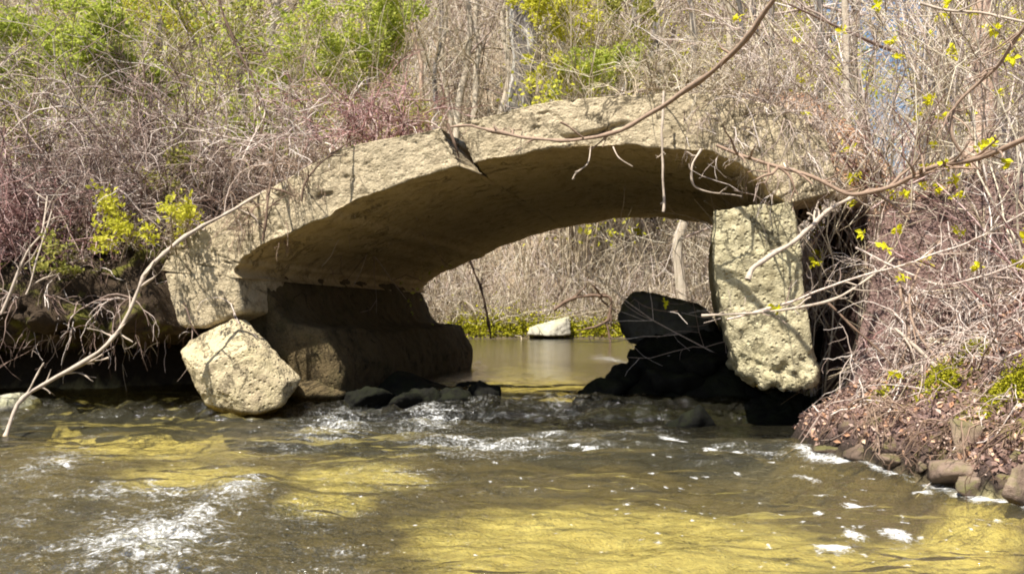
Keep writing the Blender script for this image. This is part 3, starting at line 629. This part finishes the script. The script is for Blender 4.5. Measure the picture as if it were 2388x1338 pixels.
leafy(40, 290, 60, 60, 9.3, m_olive, 1400, .06, 'olive leafed shrub at the left edge below the green corner shrub', 203, 6)
leafy(645, 265, 70, 80, 9.2, m_green, 2200, .06, 'small bright green shrub on the bank just left of the arch top', 204, 7)
leafy(700, 90, 80, 90, 11.5, m_green, 2200, .065, 'loose light green shrub high above the left half of the arch', 205, 9)
leafy(860, 100, 85, 110, 12.0, m_green, 4600, .075, 'dense green shrub left of the bare gap beside the grey tree', 206, 12)
leafy(350, 70, 90, 70, 12.0, m_yell, 1800, .065, 'yellow green shrub at the top between two green ones', 207, 9)
leafy(490, 70, 90, 70, 11.5, m_olive, 1600, .06, 'thin olive shrub at the top above the dense brambles', 208, 9)
leafy(1330, 80, 85, 90, 31, m_yell, 3600, .17, 'yellow leafed shrub just right of the grey tree', 209, 10)
leafy(1355, 185, 80, 45, 30, m_green, 2000, .16, 'green shrub behind the crown of the arch under the yellow one', 210, 7)
leafy(1480, 90, 80, 100, 32, m_olive, 1700, .17, 'olive shrub behind the arch crown right of the yellow one', 211, 9)
leafy(930, 260, 55, 35, 8.5, m_olive, 700, .04, 'low olive shrub on top of the arch left of the crack', 212, 6, zb=2.25)
leafy(275, 525, 45, 60, 7.5, m_yell, 520, .05, 'low yellow green leafed plant glowing on the left bank lip', 213, 5)
leafy(385, 500, 45, 40, 7.4, m_yell, 420, .05, 'second yellow green plant, nearer the arch shoulder', 214, 5)
leafy(130, 610, 40, 40, 7.35, m_olive, 260, .045, 'small olive plant on the bank lip at far left', 215, 4)
leafy(400, 400, 60, 40, 8.2, m_olive, 500, .045, 'small grey green plant among the brambles above the yellow ones', 216, 5)
# ------------------------------------------------------------------ single branches
def path(pts, n=40):
    pp = np.array([P(*q) for q in pts]); return catmull(pp, np.linspace(0, len(pp)-1, n))
def branch(name, pts, r0, r1, mat, label, seed, twigs=0, tl=(.1, .3), cat='branch', buds=0, sides=7, n=40, bs=.055):
    rng = np.random.default_rng(seed); q = path(pts, n); L = np.linalg.norm(np.diff(q, axis=0), axis=1).sum()
    q = q+np.stack([fbm(np.stack([np.linspace(0, L*2.5, n), np.full(n, s+seed), np.zeros(n)], -1), 1, 3, seed) for s in (0., 5., 9.)], -1)*.016
    mb = MB(); mb.tubes(q[None], r0, r1, sides)
    ends = []
    if twigs:
        B = kids(rng, q[None], twigs, tl[0], tl[1], .6, 7, .16, .02, 2); mb.tubes(B, r1*.75, r1*.3, 4)
        Cc = kids(rng, B, twigs, tl[0]*.4, tl[1]*.5, .7, 5, .18, .02); mb.tubes(Cc, r1*.45, r1*.25, 3); ends = np.concatenate([B[:, -1], Cc[:, -1]])
    def knots(o):
        def fn(v, nn): return v+nn*(r0*(.30*fbm(v, 16, 2, seed)+.5*np.clip(fbm(v, 9, 1, seed+1)-.45, 0, 1)))[:, None]
        disp_normals(o, fn)
    if not buds:
        o = mb.build(name, mat, loc=q[0]); knots(o); return tag(o, label, cat)
    o = empty(name, q[0]); tag(o, label, cat); mb.build('wood', mat, o, loc=q[0])
    src = np.asarray(ends) if len(ends) else q
    for b in range(buds):
        c = src[rng.integers(0, len(src))]; lb = MB(); lb.leaves(c+np.clip(rng.normal(0, .012, (10, 3)), -.018, .018), bs, rng, .5, 0, .6); lb.build('leaf_tuft', m_bud, o, smooth=False, loc=q[0])
    return o
branch('branch', [(8, 1015, 6.3), (45, 935, 6.4), (130, 880, 6.5), (230, 820, 6.6), (290, 740, 6.7), (345, 628, 6.8), (400, 580, 6.9), (480, 522, 7.1), (560, 478, 7.3), (620, 450, 7.5)], .016, .012, m_greytwig, 'long pale grey branch slanting from the arch shoulder down to the water at left', 301, 14, (.08, .3))
branch('branch', [(1880, -90, 5.2), (1795, 5, 5.4), (1740, 90, 5.6), (1680, 150, 5.8), (1600, 212, 6.05), (1520, 262, 6.25), (1440, 305, 6.4), (1340, 327, 6.55), (1240, 324, 6.7), (1150, 308, 6.8), (1090, 291, 6.85), (1040, 293, 6.9)], .021, .011, m_midb, 'long brown vine sweeping from the top over the arch face to the crack', 302, 10, (.06, .25))
branch('hanging_root', [(1548, 215, 6.6), (1546, 300, 6.55), (1548, 370, 6.55), (1545, 440, 6.55), (1545, 495, 6.55)], .010, .007, m_greytwig, 'straight pale root hanging below the arch crown', 303, 4, (.03, .08), 'root')
branch('hanging_root', [(1378, 340, 6.7), (1372, 380, 6.6), (1345, 400, 6.6), (1334, 415, 6.6)], .006, .004, m_greytwig, 'short hooked rootlet left of the straight hanging root', 304, 2, (.03, .06), 'root')
branch('hanging_root', [(1428, 340, 6.7), (1440, 368, 6.6), (1472, 392, 6.6)], .006, .003, m_greytwig, 'thin curved rootlet between the hooked one and the straight root', 305, 0, cat='root')
branch('hanging_root', [(1632, 345, 6.5), (1612, 385, 6.4), (1620, 430, 6.4), (1660, 450, 6.4), (1735, 458, 6.4)], .007, .004, m_greytwig, 'looping pale root under the right haunch of the arch', 306, 4, (.04, .12), 'root')
branch('branch', [(1748, 650, 5.7), (1768, 612, 5.75), (1850, 560, 5.9), (1930, 490, 6.1), (1990, 455, 6.3)], .017, .014, m_greytwig, 'thick pale broken branch crossing the upper right of the pier', 307, 4, (.06, .2))
branch('branch', [(1668, 340, 6.45), (1780, 382, 6.3), (1900, 415, 6.1), (1985, 452, 6.0), (2080, 440, 5.9), (2160, 398, 5.7), (2270, 368, 5.4), (2400, 318, 5.1)], .012, .017, m_midb, 'dark branch dipping from the arch haunch and rising out at the right edge', 308, 22, (.1, .35), buds=2)
branch('branch', [(2420, 20, 5.2), (2340, 140, 5.4), (2290, 190, 5.5), (2228, 252, 5.6), (2226, 320, 5.6), (2260, 372, 5.6)], .012, .009, m_midb, 'crooked brown branch bending down at upper right', 309, 12, (.1, .4), buds=2)
branch('branch', [(1640, 735, 6.0), (1760, 728, 5.9), (1870, 715, 5.8), (1960, 690, 5.8), (2040, 640, 5.9), (2085, 598, 6.0)], .009, .007, m_greytwig, 'thin pale twig crossing the lower pier', 310, 8, (.1, .3))
branch('branch', [(1690, 745, 6.0), (1850, 700, 5.9), (1990, 650, 5.8), (2140, 610, 5.7), (2260, 560, 5.6), (2410, 480, 5.4)], .008, .006, m_pink, 'long thin pinkish twig running from the pier to the right edge', 311, 14, (.1, .35), buds=3)
branch('branch', [(2085, 760, 5.6), (2160, 830, 5.5), (2230, 890, 5.4), (2300, 912, 5.3), (2400, 935, 5.2)], .012, .008, m_greytwig, 'pale curved branch arching low over the right bank', 312, 5, (.1, .3))
branch('branch', [(2100, 610, 6.0), (2105, 700, 5.9), (2120, 790, 5.8), (2085, 870, 5.7), (2040, 960, 5.6)], .009, .012, m_midb, 'upright twisted stem on the brown bank right of the slot', 313, 6, (.1, .4), buds=1)
branch('branch', [(1930, 700, 5.9), (1985, 760, 5.8), (2060, 830, 5.7), (2120, 920, 5.5)], .008, .006, m_dark, 'thin dark stick lying down the brown bank', 314, 4, (.1, .25))
branch('branch', [(2000, 580, 6.0), (2080, 620, 5.9), (2190, 660, 5.7), (2300, 640, 5.5), (2400, 600, 5.3)], .008, .006, m_pink, 'pinkish sagging twig in front of the leaf covered bank', 315, 16, (.12, .4), buds=1)
branch('branch', [(2400, 1000, 4.6), (2340, 960, 4.7), (2330, 1020, 4.65), (2335, 1090, 4.6)], .007, .004, m_greytwig, 'small root dangling over the moss by the right edge', 316, 3, (.06, .2))
branch('branch', [(0, 730, 6.9), (60, 600, 7.0), (95, 540, 7.1), (110, 450, 7.3)], .011, .007, m_greytwig, 'pale leaning stem at the left picture edge', 317, 8, (.15, .4))
branch('branch', [(60, 690, 6.9), (90, 600, 7.0), (120, 480, 7.2)], .008, .006, m_greytwig, 'second thin stem just right of the pale leaning one', 318, 6, (.15, .35))
branch('branch', [(500, -20, 8.2), (545, 100, 8.2), (590, 190, 8.2), (640, 300, 8.3)], .013, .009, m_dark, 'dark straight sapling stem above the left bank', 319, 8, (.15, .5))
branch('branch', [(1043, 288, 6.8), (1060, 330, 6.75), (1072, 372, 6.78)], .012, .008, m_dark, 'short dark stick lying in the crack of the arch', 320, 0)
branch('branch', [(700, 470, 7.0), (715, 420, 7.0), (760, 370, 7.1), (830, 320, 7.3)], .009, .006, m_dark, 'dark twig standing against the left part of the arch face', 321, 10, (.1, .3))
branch('branch', [(615, 560, 7.1), (622, 480, 7.1), (632, 400, 7.3), (640, 330, 7.5)], .012, .008, m_dark, 'dark vine stem climbing the left shoulder of the arch', 322, 10, (.1, .3))
branch('branch', [(2200, 860, 5.5), (2120, 740, 5.7), (2140, 640, 5.8), (2200, 560, 5.9)], .009, .006, m_midb, 'brown forked stem in the middle of the right bank', 323, 10, (.12, .4), buds=1)
branch('branch', [(2150, 5, 6.0), (2230, 30, 5.9), (2310, 40, 5.8), (2410, 60, 5.6)], .010, .008, m_greytwig, 'grey branch across the top right picture corner', 324, 8, (.15, .4), buds=2)
branch('dead_stem', [(1092, 585, 13.5), (1100, 620, 13.5), (1120, 670, 13.5), (1135, 740, 13.5), (1145, 790, 13.5)], .020, .016, m_dark, 'dark bare stem standing in the water just beyond the arch', 325, 2, (.2, .5), 'stem')
branch('fallen_log', [(1290, 722, 23), (1340, 694, 23), (1400, 690, 23), (1425, 700, 23), (1415, 760, 23)], .045, .035, m_dark, 'dark bent log on the far bank seen through the arch', 326, 8, (.4, 1.0), 'log')
# ------------------------------------------------------------------ right bank shrubs with opening buds
def budshrub(px, d, h, seed, label, mat, ns=12, tw=70, nb=10, lean=(0, -.1, 1.2), spread=.35, py=None, r=.008, bs=.055, droop=.02):
    rng = np.random.default_rng(seed); x = (px-1194)/FPX*d; b = np.array([x, d, surf(x, d)-.04])
    st = rng.normal(0, .15, (ns, 3))*np.array([1, .7, 0]); di = nrm(np.asarray(lean)+rng.normal(0, spread, (ns, 3)))
    A = grow(rng, st, di, rng.uniform(.7, 1.25, ns)*h, 10, .11, droop); B = kids(rng, A, tw, .2*h, .55*h, .5, 8, .13, .01, 2); Cc = kids(rng, B, tw*2, .08*h, .25*h, .6, 5, .15, .01)
    o = empty('budding_shrub', b); tag(o, label, 'shrub')
    mb = MB(); mb.tubes(A, r*1.1, r*.45, 5); mb.tubes(B, r*.55, r*.28, 4); mb.tubes(Cc, r*.36, r*.22); mb.build('stems', mat, o)
    e = np.concatenate([B[:, -1], Cc[:, -1]])
    for k in range(nb):
        c = e[rng.integers(0, len(e))]; lb = MB(); lb.leaves(c+np.clip(rng.normal(0, .012, (10, 3)), -.018, .018), bs, rng, .5, 0, .6); lb.build('leaf_tuft', m_bud, o, smooth=False)
    return o
RS = [(1960, 7.4, 2.3, m_tan, 'tan stemmed budding shrub rising just right of the arch end'), (2060, 7.6, 2.3, m_pink, 'pinkish budding shrub in the middle of the right bank top'), (2180, 7.6, 2.2, m_tan, 'tan budding shrub below the blue gap in the trees'),
      (2300, 7.0, 2.2, m_pink, 'pale pinkish budding shrub behind the crooked branch'), (2400, 6.4, 2.0, m_tan, 'tan budding shrub at the right picture edge'), (1880, 8.2, 2.4, m_pink, 'slender budding shrub behind the right haunch of the arch'),
      (2080, 7.2, 1.0, m_red, 'low reddish budding shrub on the bank shoulder above the slot'), (2240, 6.5, .9, m_pink, 'low pinkish tangle halfway down the right bank'), (2390, 5.6, .9, m_red, 'low reddish tangle at the right edge above the moss'), (2010, 7.6, .9, m_pink, 'small twiggy shrub overhanging the dark slot beside the pier')]
for k, (px, d, h, m, lab) in enumerate(RS): budshrub(px, d, h, 400+k, lab, m, 12 if k < 6 else 9, 110 if k < 6 else 45, 15 if k < 6 else 6, spread=.35 if k < 6 else .6, droop=.02 if k < 6 else .06)
# plants on top of the bridge, right haunch
for k, (px, py, m, lab) in enumerate([(1690, 240, m_tan, 'dry tan weeds on top of the arch right of its crown'), (1780, 285, m_pink, 'pinkish dry weeds on the right haunch of the arch'), (1870, 360, m_pink, 'dry twigs where the arch meets the right bank'), (1560, 222, m_tan, 'sparse dry weeds on the crown of the arch')]):
    b = F(px, py, .25); bush('dry_weeds', b, lab, 'weeds', 450+k, m, (.6, .6, .5, .45)[k], (60, 55, 40, 40)[k], (320, 300, 220, 160)[k], (0, -.2, 1), .6, .06, .18, .0055, .22)
for k, (px, py, h, lab) in enumerate([(1650, 262, .35, 'dry vine sprays hanging over the arch face below its crown'), (1760, 300, .45, 'dry vine sprays hanging over the right haunch face'), (1860, 390, .4, 'dry vine sprays where arch face and right bank meet'), (600, 480, .4, 'dry vine sprays over the left end of the arch face'), (700, 400, .35, 'dry vine sprays on the arch face above its left haunch')]):
    b = F(px, py, .06); bush('vine_sprays', b, lab, 'vine', 470+k, m_midb if k > 2 else m_pink, h, 18, 110, (0, -.35, .15), .6, .25, .22, .005, .14, group='dry vines hanging over the arch face')
# ------------------------------------------------------------------ trees behind
def tree(px, d, rt, hgt, mat, label, seed, lean=0., tw=60, tmat=None, r1=.35, py=None, name='bare_tree'):
    rng = np.random.default_rng(seed); d1 = d
    while surf((px-1194)/FPX*d, d) < (WL+.12 if px in (1600,) or not 950 < px < 1700 else 4.6) and d < 60: d += .5
    rt *= d/d1*(1.35 if mat is not m_bark3 else 1.1); hgt *= d/d1; x = (px-1194)/FPX*d; b = np.array([x, d, surf(x, d)-.1])
    n = 24; z = np.linspace(0, hgt, n); q = np.stack([lean*z+.02*hgt*fbm(np.stack([z*.5, z*0+seed, z*0], -1), 1, 2, seed), .01*z, z], -1)
    o = empty(name, b); tag(o, label, 'tree')
    mb = MB(); mb.tubes(q[None], rt, rt*r1, 10, 0, .8); tr = mb.build('trunk', mat, o)
    def fl(v, nn): return v+nn*(rt*.12*fbm(v/max(rt, .05), .8, 3, seed))[:, None]
    disp_normals(tr, fl)
    A = kids(rng, q[None], max(6, tw//6), hgt*.15, hgt*.4, .9, 9, .13, -.03, 5); B = kids(rng, A, tw, hgt*.05, hgt*.18, .7, 7, .15, -.01); Cc = kids(rng, B, tw*2, hgt*.03, hgt*.08, .7, 5, .15, 0)
    mb = MB(); mb.tubes(A, rt*.22, rt*.06, 5); mb.tubes(B, rt*.07+.003, rt*.03+.002, 4); mb.tubes(Cc, rt*.04+.002, .002); mb.build('crown', tmat or m_tan, o)
TR = [(1222, 17, .26, 10, m_bark, 'thick grey tree with whitish streaks behind the crack of the arch', 0.0), (1175, 15, .05, 8, m_bark2, 'thin pale tree just left of the thick grey one', .01), (1122, 18, .06, 9, m_bark2, 'slim pale tree left of the thick grey one, in the bare gap', .0),
      (1035, 13, .04, 5, m_bark2, 'short pale stem behind the arch left of the crack', .02), (975, 20, .07, 9, m_bark3, 'slim pinkish tree at the edge of the bare gap', -.02), (1600, 24, .13, 12, m_bark2, 'pale tree whose foot shows through the arch beside the pier', .0),
      (1665, 18, .06, 9, m_bark2, 'slender pale tree behind the arch crown', .05), (1545, 21, .08, 10, m_bark2, 'straight tan tree rising behind the hanging root', -.03), (1850, 16, .07, 9, m_bark, 'slim grey tree behind the right haunch', -.04), (1960, 13, .06, 8, m_bark2, 'slim yellowish tree above the arch end', .02),
      (2075, 15, .08, 9, m_bark2, 'leaning pale tree beside the blue sky gap', -.12), (2280, 12, .17, 8, m_bark3, 'stout pinkish trunk at upper right', .0), (2190, 18, .07, 9, m_bark2, 'thin pale tree right of the blue sky gap', .06), (2370, 14, .06, 8, m_bark2, 'thin pale tree at the upper right picture corner', -.05),
      (90, 12, .05, 6, m_bark2, 'thin pale leaning tree at the upper left corner', -.25), (200, 13, .05, 6, m_bark2, 'thin pale leaning tree among the upper left leaves', -.3), (820, 16, .05, 8, m_bark, 'dark slim tree in the green shrub left of the bare gap', .06), (420, 15, .06, 8, m_bark2, 'slim pale tree above the dense brambles', .03),
      (1440, 20, .10, 10, m_bark, 'grey tree behind the yellow leafed shrub', .08), (1745, 22, .10, 11, m_bark, 'grey tree left of the slim grey one over the right haunch', .02)]
TR += [(1010, 22, .07, 9, m_bark, 'dark slim tree at the left of the bare gap', .03), (1080, 26, .11, 12, m_bark2, 'straight pale trunk in the middle of the bare gap', -.01), (1290, 24, .09, 11, m_bark, 'dark tree showing through the yellow leafed shrub', .02), (1510, 27, .13, 12, m_bark, 'dark grey trunk behind the olive shrub over the crown', .01), (1800, 13, .05, 7, m_bark, 'dark thin tree leaning left above the right haunch', -.1),
       (1905, 19, .12, 11, m_bark, 'dark trunk at the left of the blue sky gap', .0), (2140, 11, .05, 7, m_bark, 'dark thin stem in front of the blue sky gap', .03), (2240, 15, .07, 8, m_bark, 'dark slim tree between the sky gap and the stout pinkish trunk', .0), (560, 13, .06, 8, m_bark, 'dark slim tree over the dense brambles', -.03), (300, 12, .05, 7, m_bark, 'dark thin tree between the green shrubs at upper left', .1), (650, 16, .08, 9, m_bark2, 'pale tree behind the loose light green shrub', .0)]
for k, (px, d, rt, hg, m, lab, ln) in enumerate(TR): tree(px, d, rt, hg, m, lab, 500+k, ln, 90 if k else 60, m_pink if k % 2 else m_tan)
# ------------------------------------------------------------------ the wood's undergrowth as one mass
rng = np.random.default_rng(900); mb = MB()
def mass(n, d0, d1, px0, px1, h0, h1, r, mi, lean=.32, wob=.20, K=7, kn=3):
    d = rng.uniform(d0, d1, n); px = rng.uniform(px0, px1, n); x = (px-1194)/FPX*d
    z = H(x, d, False); ok = (z > WL+.02) & ((np.abs(x-.43*d) > .8+.03*d) | (rng.random(n) < .3)); x, d, z = x[ok], d[ok], z[ok]; n = len(x)
    st = np.stack([x, d, z], -1); A = grow(rng, st, nrm(np.array([0, 0, 1.])+rng.normal(0, lean, (n, 3))), rng.uniform(h0, h1, n), K, wob, .0)
    rr = r*d/20; mb.tubes(A, rr, rr*.4, 3, mi)
    m = rng.integers(0, n, n*kn); k = rng.integers(1, K-1, n*kn); tg = nrm(A[m, k+1]-A[m, k])
    B = grow(rng, A[m, k], nrm(tg+rng.normal(0, .5, (n*kn, 3))), rng.uniform(.2, .55, n*kn)*(h0+h1)*.5, 6, wob*1.2, .0); mb.tubes(B, rr[m]*.55, rr[m]*.25, 3, mi)
mass(4600, 28, 40, -600, 2950, 1.5, 5, .012, 0); mass(2200, 28, 36, 700, 2388, 1.0, 2.8, .012, 1); mass(3800, 38, 62, -600, 2950, 3, 8, .012, 0); mass(2900, 38, 62, -600, 2950, 3, 8, .012, 1)
mass(1300, 27.5, 30, 900, 1750, .6, 2.0, .012, 0, .55, .22); mass(1200, 13, 24, -600, 900, 1.5, 4, .010, 1); mass(1200, 13, 24, 1750, 2900, 1.5, 4.5, .010, 1, .25); mass(500, 12, 20, 1750, 2500, 1, 3, .010, 0, .3)
n = 430; d = rng.uniform(27, 46, n); px = np.where(rng.random(n) < .62, rng.uniform(-50, 940, n), 1240+rng.random(n)**1.6*1150); x = (px-1194)/FPX*d; z = H(x, d, False)+rng.uniform(.5, 5.5, n)+2.5*(px > 1200); c = np.stack([x, d, z], -1)
m = rng.integers(0, n, n*100); mb.leaves(c[m]+rng.normal(0, 1, (n*100, 3))*np.array([.6, .5, .5])*rng.uniform(.5, 1.2, (n, 1))[m], .17, rng, .3, 3)
n = 260; d = rng.uniform(11, 17, n); px = rng.uniform(-350, 900, n); x = (px-1194)/FPX*d; z = H(x, d, False)+rng.uniform(.6, 3., n); c = np.stack([x, d, z], -1)
m = rng.integers(0, n, n*75); mb.leaves(c[m]+rng.normal(0, 1, (n*75, 3))*np.array([.28, .25, .25]), .075, rng, .3, 4)
ug = mb.build('undergrowth', [m_tan, m_pink, m_red, m_yell, m_green]); tag(ug, kind='stuff')
ug['label'] = 'pale leafless wood and undergrowth filling the distance behind the bridge'; ug['category'] = 'undergrowth'
# ------------------------------------------------------------------ leaf litter and moss
rng = np.random.default_rng(77); mb = MB()
def scat(n, x0, x1, y0, y1, size, mi, lo=.06, hi=9, dens=None):
    x = rng.uniform(x0, x1, n); y = rng.uniform(y0, y1, n); z = H(x, y); l = WL*sm(7.0, 8.6, y); ok = (z-l > lo) & (z < hi)
    if dens is not None: ok &= dens(x, y)
    q = np.stack([x, y, z+.012], -1)[ok]; mb.leaves(q, size, rng, 1.0, mi, .6)
scat(45000, 1.8, 5.2, 4.0, 9.5, .021, 0, .06); scat(9000, 1.8, 5.2, 4.0, 9.5, .038, 0, .12); scat(5000, 1.8, 4.2, 3.9, 6.4, .045, 0, .05); scat(2500, 1.8, 4.2, 3.9, 6.4, .04, 1, .06); scat(12000, 2.3, 6.5, 7.0, 11.5, .04, 1, 1.2); scat(9000, -9, 9, 11, 30, .12, 1); scat(5000, -6, -2.4, 9, 12, .06, 0)
fv = np.empty(len(fill.data.vertices)*3, np.float32); fill.data.vertices.foreach_get('co', fv); fn_ = np.empty_like(fv); fill.data.vertex_normals.foreach_get('vector', fn_)
fv = fv.reshape(-1, 3)+np.array(fill.location); fv = fv[fn_.reshape(-1, 3)[:, 2] > .1]; mb.leaves(fv[rng.integers(0, len(fv), 9000)]+rng.normal(0, .02, (9000, 3))+np.array([0, 0, .01]), .035, rng, 1., 1, .6)
lt = mb.build('leaf_litter', [m_litter, m_litter2], smooth=False); tag(lt, kind='stuff'); lt['label'] = 'brown and pinkish dead leaves covering the banks'; lt['category'] = 'leaf litter'
mb = MB(); n = 380; x = rng.uniform(1.9, 4.6, n); y = rng.uniform(4.1, 9, n); ok = H(x, y)-WL*sm(7., 8.6, y) > .1; x, y = x[ok], y[ok]; n = len(x)
a = grow(rng, np.stack([x, y, x*0], -1), np.stack([rng.normal(0, 1, n), rng.normal(-.2, .6, n), x*0], -1), rng.uniform(.12, .6, n), 8, .12, 0); a[..., 2] = H(a[..., 0].ravel(), a[..., 1].ravel()).reshape(a.shape[:2])+rng.uniform(.01, .09, (n, 1))+np.abs(np.linspace(-1, 1, 8))*.02
mb.tubes(a, rng.uniform(.002, .006, n), .0015, 4, 0); tl = mb.build('twig_litter', m_pink); tag(tl, kind='stuff'); tl['label'] = 'fallen pale twigs strewn over the brown right bank'; tl['category'] = 'twig litter'
mb = MB()
def mossat(px, py, d, rx, n, h=.05):
    c = P(px, py, d); x = c[0]+rng.normal(0, rx, n); y = d+rng.normal(0, rx, n); z = H(x, y); l = WL*sm(7., 8.6, y); ok = z-l > .03; m = ok.sum()
    st = np.stack([x, y, z-.01], -1)[ok]; q = st+np.abs(rng.normal(0, 1, (m, 1)))*np.array([0, -.2, 1])*h*np.exp(-((x-c[0])**2+(y-d)**2)/rx**2)[ok][:, None]
    mb.leaves(q, .02+.0011*d*d*(d > 9)*.1, rng, .8, 0, .5)
mossat(2195, 955, 5.3, .10, 5000, .07); mossat(2365, 985, 4.8, .11, 6000, .08); mossat(2120, 900, 5.7, .08, 2500, .04); mossat(2270, 915, 5.5, .08, 3000, .05); mossat(2060, 985, 5.6, .05, 900, .03); mossat(2310, 1010, 4.8, .06, 1500, .04)
for px in range(1080, 1480, 30): mossat(px, 765, 27.6, .55, 900, .22 if px > 1340 else .38)
ms = mb.build('moss', m_moss, smooth=False); tag(ms, kind='stuff'); ms['label'] = 'yellow green moss cushions along the banks'; ms['category'] = 'moss'
for o in list(C.objects):
    if o.parent is None and 'label' in o and 'kind' not in o and 'group' not in o:
        g = {'briar_thicket': 'briar thickets on the left bank', 'hanging_canes': 'canes hanging over the left undercut', 'leafy_shrub': 'leafy shrubs behind and beside the arch', 'branch': 'bare branches in front of the bridge and banks', 'hanging_root': 'roots hanging below the arch',
             'budding_shrub': 'budding shrubs on the right bank', 'dry_weeds': 'dry weeds on top of the arch', 'bare_tree': 'bare trees behind the bridge', 'stone': 'stones along the right water line', 'rock': 'rocks in and beside the stream'}.get(o.name.split('.')[0])
        if g: o['group'] = g
# ------------------------------------------------------------------ light
EL, AZ = R(60), R(38)          # sun behind the camera and to the left
sd = Vector((-math.sin(AZ)*math.cos(EL), -math.cos(AZ)*math.cos(EL), math.sin(EL)))
L = bpy.data.lights.new('sun', 'SUN'); L.energy = 4.9; L.angle = R(.5); L.color = (1, .95, .86)
lo = bpy.data.objects.new('sun', L); C.objects.link(lo); lo.rotation_euler = sd.to_track_quat('Z', 'Y').to_euler()
W = bpy.data.worlds.new('World'); bpy.context.scene.world = W; W.use_nodes = True; nt = W.node_tree
sk = nt.nodes.new('ShaderNodeTexSky'); sk.sky_type = 'NISHITA'; sk.sun_disc = False; sk.sun_elevation = EL; sk.sun_rotation = math.atan2(sd.x, sd.y); sk.dust_density = 1.5
nt.links.new(sk.outputs[0], nt.nodes['Background'].inputs[0]); nt.nodes['Background'].inputs[1].default_value = .075
s = bpy.context.scene
s.view_settings.view_transform = 'Standard'; s.view_settings.look = 'None'; s.view_settings.exposure = 1.0; s.view_settings.gamma = 1
s.render.engine = 'CYCLES'; s.cycles.use_denoising = True; s.cycles.max_bounces = 8; s.cycles.transparent_max_bounces = 12; s.cycles.sample_clamp_indirect = 4; s.cycles.filter_width = 1.9
s.cycles.caustics_reflective = False; s.cycles.caustics_refractive = False
